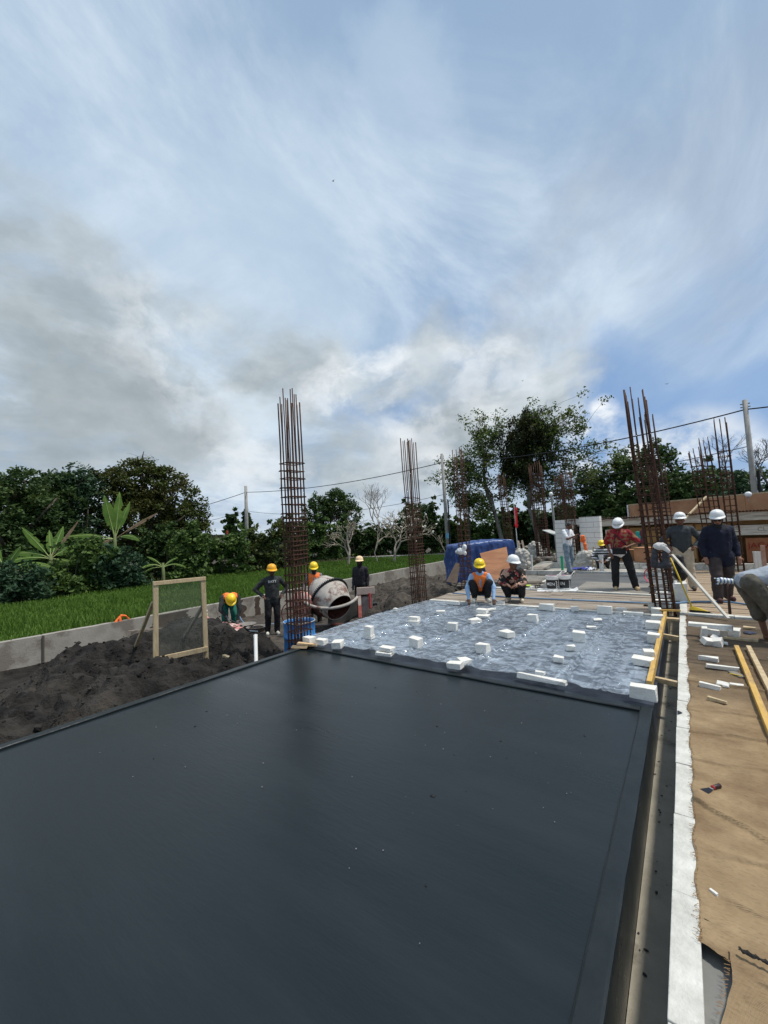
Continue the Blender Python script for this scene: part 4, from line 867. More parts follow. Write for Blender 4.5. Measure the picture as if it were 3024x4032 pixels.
blk(*rp(1110, 715), .14, .05, .03, 'short timber offcut left of the bending man behind his foot', z=.02, rz=.05, name='timber_offcut', M=M_wood, group='timber offcuts')
# timbers
def beam(name, a, b, w, h, M, label, cat='timber', tw=0, bev=.003):
    a = Vector(a); b = Vector(b); c = (a+b)/2; m = MB(); m.bar(a-c, b-c, w, h, tw); o = obj(name, m, M, bevel=bev, tag=(label, cat)); o.location = c; return o
beam('timber_beam', (.43, 6.62, .05), (.415, 3.3, .05), .045, .055, M_woody, 'left of two long timbers lying on the burlap at the right edge')
beam('timber_beam', (.545, 6.66, .05), (.53, 3.4, .05), .045, .055, M_wood, 'right of two long timbers lying on the burlap at the right edge')
beam('timber_beam', tuple(spot(2848, 2512, .03)), tuple(spot(2985, 2525, .03)), .05, .04, M_wood, 'timber lying between the rubble heap and the sandal of the bending man')
beam('timber_beam', (-.365, 4.72, .05), (-.345, 8.62, .05), .045, .09, M_woody, 'yellow formwork timber along the right edge of the plastic sheet')
beam('timber_beam', (-.42, 8.50, .11), (-.13, 8.58, .11), .03, .03, M_woody, 'small yellow cross stick nailed to the far end of the formwork')
beam('timber_beam', (-.35, 5.2, -.03), (-.15, 5.14, -.03), .05, .05, M_wood, 'near spacer timber bridging the trench')
beam('timber_beam', (-.34, 7.2, -.03), (-.15, 7.2, -.05), .06, .07, M_wood, 'middle spacer timber bridging the trench')
beam('timber_beam', (-.34, 8.35, .0), (-.15, 8.35, .0), .12, .04, M_wood, 'far spacer board at the end of the trench by the rebar column')
beam('pale_plank', (-.2, 9.2, 1.02), tuple(spot(2868, 2436, .05)), .05, .03, mat('bleached_wood', (.50, .47, .41), (.6, .57, .5), scale=5), 'long pale plank leaning from the nearest right rebar column down to the crossing kerb', 'plank')
# broom
t = thing('broom', 'yellow broom with black bristles leaning on the right rebar column', 'broom', (0, 0, 0))
a = Vector((-.22, 8.92, .98)); b = spot(2726, 2394, .10)
m = MB(); m.tube([a, b], .013, 8); M_yel = mat('yellow_plastic', (.62, .42, .02), (.7, .5, .04), rough=.45); obj('handle', m, M_yel, t, smooth=True)
m = MB(); c = b; m.add([tuple(c+Vector(v)) for v in ((-.05, -.03, -.03), (.22, -.09, -.03), (.22, -.05, -.03), (-.05, .03, -.03), (-.02, -.015, .03), (.08, -.03, .02), (.08, -.01, .02), (-.02, .015, .03))], [(0, 3, 2, 1), (4, 5, 6, 7), (0, 1, 5, 4), (1, 2, 6, 5), (2, 3, 7, 6), (3, 0, 4, 7)]); obj('head', m, M_yel, t, bevel=.006)
m = MB(); m.box(c+Vector((.085, -.04, -.05)), (.25, .05, .045), rz=-.22)
for i in range(220):
    u = random.random(); p = c+Vector((-.045+.26*u, -.06*u+random.uniform(-.02, .03), -.03)); m.tube([p, p+Vector((random.gauss(.03+.05*u, .015), random.gauss(-.01, .02), -.055))], .0016, 3, False)
obj('bristles', m, M_black, t)
# spatula
p = spot(2775, 3122, .018); q = spot(2850, 3100, .018); d = (q-p).normalized(); s = Vector((-d.y, d.x, 0)); t = thing('putty_knife', 'putty knife with a dark blade and red black handle on the burlap', 'putty knife')
m = MB(); L0, wd = .052, .027
m.add([p-s*wd*.8+Vector((0, 0, .006)), p+s*wd+Vector((0, 0, .006)), p+d*L0+s*.012+Vector((0, 0, .012)), p+d*L0-s*.012+Vector((0, 0, .012)), p-s*wd*.8+Vector((0, 0, .008)), p+s*wd+Vector((0, 0, .008)), p+d*L0+s*.012+Vector((0, 0, .014)), p+d*L0-s*.012+Vector((0, 0, .014))], [(0, 3, 2, 1), (4, 5, 6, 7), (0, 1, 5, 4), (1, 2, 6, 5), (2, 3, 7, 6), (3, 0, 4, 7)])
obj('blade', m, mat('tarred_steel', (.02, .022, .028), rough=.4, metal=.5), t)
m = MB(); m.bar(p+d*(L0-.002)+Vector((0, 0, .013)), p+d*(L0+.016)+Vector((0, 0, .014)), .018, .004); obj('neck', m, M_alu, t)
m = MB(); m.tube([p+d*(L0+.014)+Vector((0, 0, .016)), p+d*(L0+.022)+Vector((0, 0, .017)), p+d*(L0+.045)+Vector((0, 0, .018)), p+d*(L0+.07)+Vector((0, 0, .017)), p+d*(L0+.078)+Vector((0, 0, .016))], [.009, .012, .0105, .0125, .006], 10); obj('handle', m, mat('maroon_rubber', (.05, .014, .016), (.02, .01, .012), scale=40, rough=.5), t, smooth=True)
m = MB(); m.tube([p+d*(L0+.012)+Vector((0, 0, .016)), p+d*(L0+.018)+Vector((0, 0, .0165))], .0125, 10); obj('red_collar', m, mat('red_plastic', (.45, .03, .03)), t, smooth=True)
# small litter on the right
m = MB(); pts = [spot(2912+i*18, 3742+i*9+(4 if i % 2 else 0), .05) for i in range(8)]
for k in range(16): m.tube([x+Vector((random.gauss(0, .003), random.gauss(0, .003), random.uniform(0, .012))) for x in pts], .0018, 4)
obj('dark_twine', m, mat('dark_fibre', (.03, .028, .025)), tag=('dark frayed twine lying across the overlap of the two burlap sheets', 'twine'))
m = MB(); m.bar(spot(2880, 2645, .03), spot(2930, 2668, .03), .07, .012); obj('hand_float', m, mat('grey_foam', (.20, .18, .15)), tag=('grey hand float with a yellow stripe on the burlap beside the timbers', 'hand float'))
hf = bpy.data.objects['hand_float']; m = MB(); m.bar(spot(2872, 2651, .04), spot(2922, 2662, .04), .010, .006); obj('yellow_stripe', m, M_yel, hf)
m = MB(); m.ell((0, 0, .015), (.05, .08, .02)); m.ell((.05, .03, .012), (.045, .06, .018)); o = obj('blue_rag', m, mat('blue_rag', (.02, .025, .045), (.04, .05, .09), scale=20), smooth=True, tag=('crumpled dark blue glove right of the rubble heap', 'glove')); o.location = spot(2945, 2496, .02)
m = MB(); m.add([spot(2668, 2812, .02), spot(2688, 2806, .02), spot(2668, 2796, .02), spot(2668, 2812, .022), spot(2688, 2806, .022), spot(2668, 2796, .022)], [(0, 1, 2), (5, 4, 3), (0, 3, 4, 1), (1, 4, 5, 2), (2, 5, 3, 0)]); obj('bitumen_flake', m, M_black, tag=('small triangular black flake lying on the white kerb', 'flake'))
m = MB(); m.box((0, 0, .006), (.03, .012, .012)); o = obj('white_crumb', m, M_aac, tag=('tiny white crumb alone on the near burlap', 'crumb')); o.location = spot(2811, 3520, .018); o.rotation_euler[2] = -.6
m = MB(); m.ell((0, 0, .01), (.11, .035, .014)); o = obj('fibre_cement_scrap', m, mat('pale_grey_scrap', (.25, .23, .2)), tag=('flat grey shard at the right edge beside the timbers', 'shard')); o.location = (.78, 6.35, .02)
# wood chips at the near corner
t = thing('wood_offcuts', 'pair of bright splintered wood offcuts on the corner of the black slab', 'wood scraps', (-4.62, 4.2, .005))
for i, (dx, dy, dz, rz) in enumerate([(-.06, -.05, .015, .5), (.05, .04, .025, .25), (.0, 0, .045, .35)]):
    m = MB(); m.box((0, 0, 0), (.24, .075, .022), jit=.012); o = obj('offcut', m, mat('fresh_wood', (.50, .33, .17), (.62, .45, .26), scale=20, stretch=(1, 6, 1)), t); o.location = (dx, dy, dz); o.rotation_euler[2] = rz
# --- blue drum, pvc, mesh screen
t = thing('oil_drum', 'battered blue steel drum behind the tall rebar column', 'drum', (-6.15, 5.45, -.87))
M_drum = mat('scuffed_blue_paint', (.030, .16, .42), (.06, .26, .60), scale=5, rough=.5, c3=(.40, .48, .55), s3=7, lo3=.6, hi3=.7, bump=.15, stretch=(3, 3, .7))
m = MB(); m.lathe([(.29, 0), (.30, .01), (.30, .28), (.312, .295), (.312, .305), (.30, .32), (.30, .58), (.312, .595), (.312, .605), (.30, .62), (.30, .86), (.308, .87), (.308, .885), (.295, .885), (.288, .86), (.285, .80)], 36, cap=False); m.lathe([(.285, .79), (.001, .79)], 36, cap=False); obj('drum_shell', m, M_drum, t, smooth=True)
m = MB(); m.lathe([(.305, .868), (.314, .876), (.305, .889), (.294, .887)], 36, cap=False); obj('rim', m, mat('pale_rim', (.35, .40, .42), (.2, .22, .22), scale=12), t, smooth=True)
m = MB(); m.lathe([(.287, .80), (.001, .80)], 30, cap=False); obj('drum_water', m, mat('dirty_water', (.05, .05, .045), rough=.15), t)
def stick(name, a, b, r, M, label, cat, n=10):
    m = MB(); a = Vector(a); b = Vector(b); m.tube([(0, 0, 0), b-a], r, n); m.lathe([(r*.98, 0), (r*1.18, .002), (r*1.18, .05), (r*.98, .052)], n, Matrix.Translation(b-a-Vector((0, 0, .05)))) if (b-a).z > .2 and r > .02 else None
    return obj(name, m, M, smooth=False, loc=a, tag=(label, cat))
stick('pvc_pipe', spot(1008, 2602, -.1)-Vector((0, 0, .3)), spot(1006, 2500, .165), .028, M_pvc, 'white plastic pipe standing by the left edge of the black slab', 'pipe')
m = MB(); m.bar((-6.5, 4.9, -.50), (-5.5, 4.55, -.52), .04, .22); obj('form_board', m, M_wood, tag=('pale curved board edging the soil behind the white pipe', 'board'))
beam('timber_beam', tuple(spot(880, 2582, -.22)), tuple(spot(938, 2603, -.18)), .05, .04, M_wood, 'short timber peg lying on the soil between the screen and the white pipe')
# screen
A = Vector(spot(613, 2635, -.35)); Bp = Vector(spot(812, 2578, -.30)); u = (Bp-A); u.z = 0; W_ = u.length; an = math.atan2(u.y, u.x)
t = thing('sieve_screen', 'upright wooden framed sand sieve screen propped on the soil heap', 'sieve screen', (A.x, A.y, A.z-.10), an); t.rotation_euler[0] = 0
Hs = 1.45
def scr(x, z, dy=0): return (x, -.04*z+dy, z)
for x, z0 in ((0, -.12), (W_, .0)): m = MB(); m.bar(scr(x, z0), scr(x-(.05 if x > .1 else 0)-.0, Hs), .075, .04); obj('post', m, M_wood, t, bevel=.003)
m = MB(); m.bar(scr(-.04, Hs, -.005), scr(W_-.01, Hs, -.005), .05, .06); obj('rail', m, M_wood, t, bevel=.003)
m = MB(); m.bar(scr(.0, .26, -.045), scr(W_+.01, .26, -.045), .04, .075); obj('rail', m, M_wood, t, bevel=.003)
m = MB(); n = 62
for i in range(1, n): x = W_*i/n; m.bar(scr(x, .28), scr(x, Hs), .0016, .0016)
for i in range(1, 90): z = .28+(Hs-.28)*i/90; m.bar(scr(0, z), scr(W_, z), .0016, .0016)
obj('wire_mesh', m, mat('wire', (.17, .18, .15), rough=.5, metal=.3), t)
m = MB(); m.bar((-.02, .02, 1.15), (-.15, 1.1, .06), .05, .035); obj('prop', m, M_wood, t)
m = MB(); m.bar((W_-.02, .02, 1.0), (W_-.15, 1.1, .1), .05, .035); obj('prop', m, M_plank, t)
# mound litter: tarp scrap, bucket, vest on wall
M_pink = mat('faded_red_tarp', (.42, .14, .12), (.60, .38, .34), scale=5, rough=.7, c3=(.55, .5, .46), s3=4)
m = MB(); m.grid(lambda a, b: (-.55+1.1*a+.1*fr(b, a, 3), -.28+.56*b+.12*fr(a, b, 3), .05+.16*abs(fr(a*2, b*2, 2.4, 5))*math.sin(PI*a)), 40, 24); o = obj('torn_tarp', m, M_pink, tag=('crumpled faded red and white tarp scrap behind the screen', 'tarp')); o.location = spot(800, 2480, -.30)+Vector((0, .3, -.18)); o.rotation_euler[2] = 1.0
m = MB(); m.grid(lambda a, b: (-.5+1.0*a, -.12+.24*b+.1*fr(a, b, 3), .02+.12*abs(fr(a*2, b*2, 3, 5))*math.sin(PI*a)), 34, 16); o = obj('torn_tarp', m, M_pink, tag=('crumpled pinkish tarp strip on the soil left of the bending worker', 'tarp')); o.location = spot(860, 2468, -.4); o.rotation_euler[2] = .5
t = thing('plastic_bottle', 'small white topped bottle hanging by the wall right of the screen', 'bottle', (-10.72, 6.15, -.42)); m = MB(); m.lathe([(.05, 0), (.055, .02), (.055, .1), (.04, .13)], 12); obj('body', m, mat('cream_liquid', (.6, .55, .35)), t, smooth=True); m = MB(); m.lathe([(.055, .1), (.05, .16), (.03, .2), (.001, .22)], 12); obj('cap', m, M_white, t, smooth=True)
m = MB(); m.lathe([(.001, 0), (.12, .02), (.14, .12), (.10, .13), (.09, .04)], 14, cap=False); o = obj('red_bowl', m, mat('red_enamel', (.45, .06, .06), (.6, .5, .45), scale=14), smooth=True, tag=('red and white crumpled sack end by the wall', 'sack')); o.location = spot(815, 2448, -.5); o.rotation_euler[0] = 1
M_or = mat('orange_vest', (.80, .13, .02), (.88, .20, .04), scale=9, rough=.7, bump=.5)
t = melt('safety_vest', MB().cap2((0, 0, 0), (0, .16, .14), .035, .05).cap2((0, .16, .14), (0, .32, .10), .05, .03).cap2((0, .32, .10), (0, .42, -.04), .03, .03).cap2((0, 0, 0), (.02, -.04, -.08), .04, .05).cap2((0, .1, .05), (.03, .12, -.1), .05, .04), M_or, None, .012, 1, .015); tagit(t, 'bright orange safety vest draped over the retaining wall left of the screen', 'vest'); t.location = (-10.93, 4.05, -.13); t.scale = (.62,)*3
# mixing tray + hose behind
t = thing('mortar_tub', 'round dirty mortar tub on the ground in front of the man in black', 'tub', spot(970, 2478, -.8)); m = MB(); m.lathe([(.20, 0), (.26, .14), (.27, .15), (.25, .15), (.18, .03), (.001, .03)], 22, cap=False); obj('tub_shell', m, mat('dirty_grey', (.16, .15, .14), (.26, .24, .22), scale=9), t, smooth=True)
t = thing('mortar_tub', 'second mortar tub right beside the first, half full of dark soil', 'tub', spot(1010, 2486, -.8)); m = MB(); m.lathe([(.20, 0), (.26, .12), (.27, .13), (.25, .13), (.18, .03), (.001, .03)], 22, cap=False); obj('tub_shell', m, mat('dirty_grey2', (.12, .11, .10), (.22, .2, .18), scale=9), t, smooth=True); m = MB(); m.ell((0, 0, .09), (.2, .2, .05)); obj('soil', m, M_soil, t)
def hose(pts, r, M, label, name='hose'):
    P_ = [Vector(p) for p in pts]; out = []
    for i in range(len(P_)-1):
        p0, p1, p2, p3 = P_[max(i-1, 0)], P_[i], P_[i+1], P_[min(i+2, len(P_)-1)]
        for k in range(8):
            s = k/8; out.append(.5*((2*p1)+(p2-p0)*s+(2*p0-5*p1+4*p2-p3)*s*s+(3*p1-p0-3*p2+p3)*s**3))
    out.append(P_[-1]); m = MB(); m.tube(out, r, 7); return obj(name, m, M, smooth=True, tag=(label, 'hose'))
M_bh = mat('blue_hose', (.10, .20, .34), (.2, .32, .45), scale=6, rough=.5)
hose([spot(940, 2420, -.5), spot(958, 2450, -.7), spot(990, 2462, -.77), spot(1060, 2458, -.77), spot(1130, 2452, -.77)], .016, M_bh, 'pale blue hose curling on the ground behind the man in black')
hose([(-4.9, 9.55, .03), (-3.6, 9.45, .03), (-2.4, 9.5, .03), (-1.2, 9.62, .03), (-.4, 9.6, .05), (-.1, 9.85, .05), (.1, 10.15, .03), (.5, 10.3, .03), (.8, 10.2, .03), (1.3, 9.6, .03)], .017, M_bh, 'long blue hose running across the plank deck to the walkway')
M_ph = mat('pink_hose', (.65, .04, .10), rough=.5)
hose([spot(2552, 2292, .02), spot(2538, 2270, .12), spot(2540, 2250, .30), spot(2560, 2236, .42), spot(2600, 2232, .46), spot(2640, 2240, .40)], .014, M_ph, 'pink hose arching beside the nearest right rebar column')
# --- concrete mixer
t = thing('concrete_mixer', 'large worn concrete mixer with tilted drum, black ring gear and red side wheel', 'concrete mixer', (-7.45, 7.75, -.82)); t.scale = (.94,)*3
M_mixw = mat('cement_splashed_white', (.34, .31, .27), (.50, .46, .41), scale=3, rough=.8, c3=(.16, .09, .07), s3=2.2, lo3=.52, hi3=.6, bump=.4)
M_mixr = mat('cement_splashed_red', (.30, .055, .04), (.42, .13, .10), scale=4, rough=.7, c3=(.42, .36, .32), s3=3.2, lo3=.48, hi3=.56)
M_mixd = mat('drum_inside', (.11, .03, .022), (.20, .08, .055), scale=4, rough=.85, bump=.6)
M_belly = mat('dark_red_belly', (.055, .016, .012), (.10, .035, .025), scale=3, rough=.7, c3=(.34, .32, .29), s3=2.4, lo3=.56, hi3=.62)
fc = face_cam((-7.45, 7.75)); Rf = Matrix.Rotation(fc, 3, 'Z')          # frame: +Y to the viewer, -X right of the picture
axd = (Rf @ Vector((-.50, .72, -.46))).normalized(); q = axd.to_track_quat('Z', 'Y').to_matrix().to_4x4(); Mx = Matrix.Translation(Rf @ Vector((.08, 0, .93))) @ q
def loc(x, y, z): return Rf @ Vector((x, y, z))
m = MB(); m.lathe([(.001, -.56), (.30, -.55), (.40, -.50), (.54, -.10), (.545, .0)], 40, Mx, cap=False); obj('drum_back', m, M_mixw, t, smooth=True)
m = MB(); m.lathe([(.545, .0), (.54, .08), (.39, .50), (.385, .52), (.37, .52), (.375, .50)], 40, Mx, cap=False); obj('drum_cone', m, M_mixw, t, smooth=True)
m = MB(); m.lathe([(.375, .505), (.52, .08), (.52, -.1), (.36, -.46), (.001, -.5)], 40, Mx, cap=False); obj('drum_inside', m, M_mixd, t, smooth=True)
m = MB()
for k in range(72):
    a = 2*PI*k/72; R3 = q.to_3x3() @ Matrix.Rotation(a, 3, 'Z'); m.box(Mx @ Vector((.575*math.cos(a), .575*math.sin(a), .0)), (.055, .026, .06), R=R3)
m.lathe([(.545, -.03), (.568, -.03), (.568, .03), (.545, .03)], 40, Mx, cap=False); obj('ring_gear', m, M_black, t)
m = MB()
for k in range(5):
    m.tube([Mx @ Vector((.36*math.cos(k*1.3+s*.8), .36*math.sin(k*1.3+s*.8), -.3+s*.7)) for s in (0, .33, .66, 1)], .02, 5)
obj('mixing_blade', m, M_mixd, t)
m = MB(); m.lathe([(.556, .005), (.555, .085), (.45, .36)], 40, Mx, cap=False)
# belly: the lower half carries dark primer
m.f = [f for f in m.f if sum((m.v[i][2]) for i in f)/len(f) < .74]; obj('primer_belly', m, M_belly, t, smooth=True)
Lp = loc(.78, .1, .98); Rp = loc(-.72, -.1, .98); m = MB(); pts = []
for i in range(17):
    a = PI*i/16; c = (Lp+Rp)/2; pts.append(c+(Lp-c)*math.cos(a)*(1)+loc(0, .62, -.26)*math.sin(a)*.95)
m.tube(pts, .042, 8); obj('yoke', m, M_mixw, t, smooth=True)
m = MB(); m.lathe([(.001, -.05), (.30, -.05), (.31, -.03), (.31, .03), (.30, .05), (.12, .07), (.001, .08)], 30, Matrix.Translation(loc(.82, .22, .86)) @ (Rf @ Matrix.Rotation(-PI/2, 3, 'X') @ Matrix.Rotation(.35, 3, 'Y')).to_4x4()); obj('side_cover', m, mat('faded_red', (.50, .16, .12), (.62, .30, .25), scale=4, c3=(.5, .45, .42), s3=5), t, smooth=True)
m = MB(); c = loc(1.0, .34, .62); pts = [c+loc(math.cos(a)*.34, 0, math.sin(a)*.34) for a in [2*PI*i/28 for i in range(29)]]; m.tube(pts, .013, 6)
for a in (0, 2.1, 4.2): m.tube([c, c+loc(math.cos(a)*.34, 0, math.sin(a)*.34)], .011, 5)
obj('hand_wheel', m, mat('dark_red_steel', (.14, .015, .012)), t, smooth=True)
def legs(x, nm):
    m = MB(); m.bar(loc(x, .05, 1.0), loc(x+.02, .50, .02), .09, .06); obj('frame_leg', m, M_mixr, t)
    m = MB(); m.bar(loc(x, -.05, 1.0), loc(x, -.55, .02), .09, .06); obj('frame_leg', m, M_mixr, t)
legs(.80, 'a'); legs(-.74, 'b')
m = MB(); m.bar(loc(.85, .5, .05), loc(-.95, .5, .05), .07, .10); obj('base_rail', m, M_mixr, t)
m = MB(); m.bar(loc(.85, -.5, .05), loc(-.95, -.5, .05), .07, .10); obj('base_rail', m, M_mixr, t)
m = MB(); m.box(loc(-.92, -.15, .98), (.42, .5, .06), R=Rf); m.box(loc(-.92, .1, 1.06), (.50, .04, .20), R=Rf); obj('engine_hood', m, mat('dusty_pink', (.40, .30, .25), (.50, .40, .34), scale=5), t, bevel=.01)
m = MB(); m.box(loc(-.92, -.15, .62), (.36, .42, .55), R=Rf); obj('engine_cover', m, mat('dusty_grey', (.22, .18, .16), (.36, .30, .27), scale=5), t, bevel=.015)
m = MB(); m.box(loc(-1.16, -.1, .55), (.16, .2, .28), R=Rf); m.lathe([(.10, 0), (.12, .02), (.12, .05), (.06, .08)], 16, Matrix.Translation(loc(-1.2, .05, .38)) @ (Rf @ Matrix.Rotation(PI/2, 3, 'Y')).to_4x4()); obj('engine', m, M_black, t, bevel=.01)
m = MB(); m.bar(loc(-1.02, .16, 1.0), loc(-1.02, .20, .1), .05, .035); m.box(loc(-1.0, .2, .42), (.14, .08, .16), R=Rf); obj('red_bracket', m, mat('bright_red', (.5, .03, .03), (.4, .1, .08), scale=9), t)
m = MB(); m.box(loc(-.3, -.5, .4), (.9, .03, .62), R=Rf); obj('splash_sheet', m, mat('grey_sheet', (.12, .12, .11), (.2, .2, .18), scale=4), t)
for x, y in ((.7, .62), (-.7, .62), (.7, -.62), (-.7, -.62)):
    m = MB(); m.lathe([(.10, -.05), (.17, -.05), (.17, .05), (.10, .05)], 20, Matrix.Translation(loc(x, y, .12)) @ (Rf @ Matrix.Rotation(PI/2, 3, 'X')).to_4x4()); obj('wheel', m, M_black, t, smooth=False)
M_stone = mat('rubble_stone', (.13, .12, .10), (.27, .25, .22), scale=4, rough=.95, bump=1)
for i, (px, py, s, lb) in enumerate([(1456, 2443, .14, 'grey concrete lump beside the mixer base at the sheet edge'), (1424, 2470, .10, 'pale round stone in front of the mixer at the sheet edge'), (1556, 2408, .07, 'small white stone on the left edge of the plastic sheet')]):
    m = MB(); m.box((0, 0, s*.5), (s*1.3, s, s), jit=s*.2); o = obj('stone', m, M_stone if i < 2 else M_aac, bevel=s*.2, tag=(lb, 'stone')); o.location = spot(px, py, -.05 if i < 2 else .02); o.location.z -= .1 if i < 2 else 0
# ================================================================ BLUE TARPAULIN STACK
M_tarp = mat('blue_tarpaulin', (.014, .042, .16), (.03, .075, .24), scale=3, rough=.36, bump=.5, bscale=8, spec=.6, c3=(.05, .10, .27), s3=1.2)
TA = bearing(1803, 14.0, -.5); TB = bearing(2028, 14.9, -.5); ud = (TB-TA); Lt = ud.length; ta = math.atan2(ud.y, ud.x)
t = thing('tarpaulin_stack', 'tall stack wrapped in a creased blue tarpaulin at the left of the site', 'covered stack', (TA.x, TA.y, -.55), ta)
def tarp(u, v):
    # u round the stack, v from the floor to the top centre
    Lx, Dy, Hh = Lt, 1.35, 1.72
    per = [(-.0, 0), (Lx, 0), (Lx, Dy), (0, Dy)]
    a = u*4; k = int(a) % 4; f = a-int(a)
    p = Vector(per[k]).lerp(Vector(per[(k+1) % 4]), f); c = Vector((Lx/2, Dy/2))
    hx = Hh+.04*math.sin(PI*min(1, max(0, p.x/Lx)))+.10*p.x/Lx
    fold = .09*fr(u*9, v*1.0, 1.6, 5)+.05*abs(fr(u*16+v*3, v*2.5-u*3, 1.5, 3))+.04*math.sin(u*70+3*fr(u*5, v, 2))*(1-v)*abs(fr(u*4, 1, 1))
    if v < .72:
        w = v/.72; q = p+(p-c).normalized()*(fold+.05*(1-w)**2-.02); z = hx*w
        r = max(0, (w-.9)/.1); q = q.lerp(c, .05*r*r); z -= .035*r*r
    else:
        w = (v-.72)/.28; q = p.lerp(c, .05+.95*w); z = hx-.035+.035*min(1, w*4)+.02*fr(q.x, q.y, 3, 4)
    return (q.x, q.y, z)
m = MB(); m.grid(tarp, 240, 60); obj('tarpaulin', m, M_tarp, t, smooth=True)
m = MB(); m.box((Lt/2, .68, .3), (Lt-.2, 1.1, .6)); obj('stacked_goods', m, M_plyo, t)
# leaning sheets
def sheet(name, c4, th, M, label, cat='plywood sheet'):
    c4 = [Vector(c) for c in c4]; n = (c4[1]-c4[0]).cross(c4[3]-c4[0]).normalized()*th; m = MB(); m.add([*c4, *[c+n for c in c4]], [(3, 2, 1, 0), (4, 5, 6, 7), (0, 1, 5, 4), (1, 2, 6, 5), (2, 3, 7, 6), (3, 0, 4, 7)]); return obj(name, m, M, tag=(label, cat))
def onray(px, py, dist):           # a point at a horizontal distance, for leaning sheets standing there
    d = ray(px, py); l = math.hypot(d.x, d.y); return Vector((d.x/l*dist, d.y/l*dist, EYE+d.z/l*dist))
sheet('plywood_sheet', [onray(1928, 2292, 13.0), onray(2012, 2262, 13.3), onray(1994, 2154, 13.9), onray(1889, 2180, 13.7)], .018, M_ply, 'reddish plywood sheet leaning on the blue tarpaulin')
sheet('plywood_sheet', [onray(1757, 2292, 12.6), onray(1800, 2300, 12.3), onray(1812, 2222, 13.4), onray(1796, 2216, 13.6)], .018, mat('dark_ply', (.05, .035, .025), (.09, .06, .04)), 'dark plywood sheet leaning at the left side of the blue tarpaulin')
o = melt('plastic_bag', MB().ell((0, 0, 0), (.13, .1, .10)).ell((.11, 0, .09), (.07, .06, .09)).ell((-.1, 0, -.02), (.08, .06, .05)).ell((.12, 0, -.06), (.06, .05, .06)), M_white, None, .014, 1, .02); tagit(o, 'white plastic bag tied to the rebar in front of the blue tarpaulin', 'plastic bag'); o.location = onray(1815, 2170, 11.55)
M_sack = mat('pale_sack', (.40, .38, .33), (.55, .52, .46), scale=9, rough=.85, bump=.8)
for i, (px, py, d, w, h, lb) in enumerate([(2046, 2262, 17.0, .36, .88, 'tall pale sack standing at the right end of the blue tarpaulin'), (2100, 2210, 23, .42, .95, 'grey block stack behind the white pipe left of the paint buckets'), (2300, 2215, 16.9, .45, .75, 'pale draped sack at the foot of the rebar in the block wall')]):
    p = bearing(px, d, -.05); o = melt('cement_sack', MB().ell((0, 0, h*.35), (w, w*.7, h*.4)).ell((.03, 0, h*.7), (w*.8, w*.6, h*.32)).ell((-.05, .02, h*.2), (w*1.05, w*.75, h*.25)), M_sack, None, .03, 2, .05); tagit(o, lb, 'sack', 'pale sacks'); o.location = p
t = thing('timber_ladder', 'grey wooden ladder leaning behind the right end of the blue tarpaulin', 'ladder', (0, 0, 0)); a0, a1 = onray(2040, 2130, 17.5), onray(2065, 2255, 16.8); b0, b1 = onray(2055, 2128, 17.6), onray(2082, 2250, 17)
for a, b in ((a0, a1), (b0, b1)): m = MB(); m.bar(a, b, .07, .05); obj('rail', m, M_plank, t)
for s in (.1, .35, .6, .85): m = MB(); m.bar(a0.lerp(a1, s), b0.lerp(b1, s), .04, .04); obj('rung', m, M_plank, t)
# flag
p = onray(2042, 2180, 19.5); t = thing('flag', 'red flag hanging limp from a thin pale pole right of the blue tarpaulin', 'flag', (p.x, p.y, 0)); k = bearing(2042, 19.5)
m = MB(); m.tube([(0, 0, -.3), (-.08, 0, 2.75)], .018, 6); obj('flag_pole', m, M_pvc, t)
m = MB(); m.grid(lambda a, b: (-.10+.16*a*(1-.3*b)+.03*fr(a*3, b*2, 2), .05*math.sin(a*9), 2.65-.95*b-.08*a+.03*fr(a, b*3, 2)), 14, 24)
obj('flag_cloth', m, mat('red_cloth', (.62, .02, .03), (.75, .05, .06), scale=6, rough=.7), t, smooth=True)
# rubble heap, stacked dirty timbers
m = MB()
for i in range(420):
    u = random.gauss(0, .45); v = random.gauss(0, .3); h = max(0, 1-abs(u)*.8-abs(v))*1.0; s = random.uniform(.08, .2)
    m.box((u*2.2, v*2, h*random.random()), (s*1.4, s, s), R=Matrix.Rotation(random.uniform(0, 3), 3, 'Z') @ Matrix.Rotation(random.uniform(-1, 1), 3, 'X'), jit=s*.2)
o = obj('rubble_heap', m, M_stone, tag=('heap of grey broken stones behind the tarpaulin and the rebar columns', 'rubble', None, 'stuff')); o.location = bearing(2085, 27, -.35)
t = thing('timber_pile', 'pile of weathered boards and batons at the foot of the plywood sheet', 'timber pile', (-4.3, 11.3, .02), .25)
for i in range(9): m = MB(); m.box((0, 0, 0), (1.9+random.uniform(-.5, .5), .10, .035)); o = obj('board', m, M_plank, t); o.location = (random.uniform(-.3, .2), random.uniform(-.3, .45), .02+.035*(i//3)); o.rotation_euler[2] = random.gauss(0, .12)
t = thing('timber_pile', 'untidy heap of short boards and blocks left of the white block wall', 'timber pile', bearing(2150, 21, -.05), .3)
for i in range(16): m = MB(); m.box((0, 0, 0), (random.uniform(.5, 1.4), .12, .07)); o = obj('board', m, M_plank if i % 3 else M_aacd, t); o.location = (random.uniform(-.9, .7), random.uniform(-.5, .5), .05+.06*(i//4)); o.rotation_euler[2] = random.gauss(0, .5)
beam('concrete_plank', tuple(onray(2105, 2244, 16.6)), tuple(onray(2150, 2218, 17.4)), .55, .05, M_conc, 'grey flat board tilted on the ground right of the white pipe', 'board')
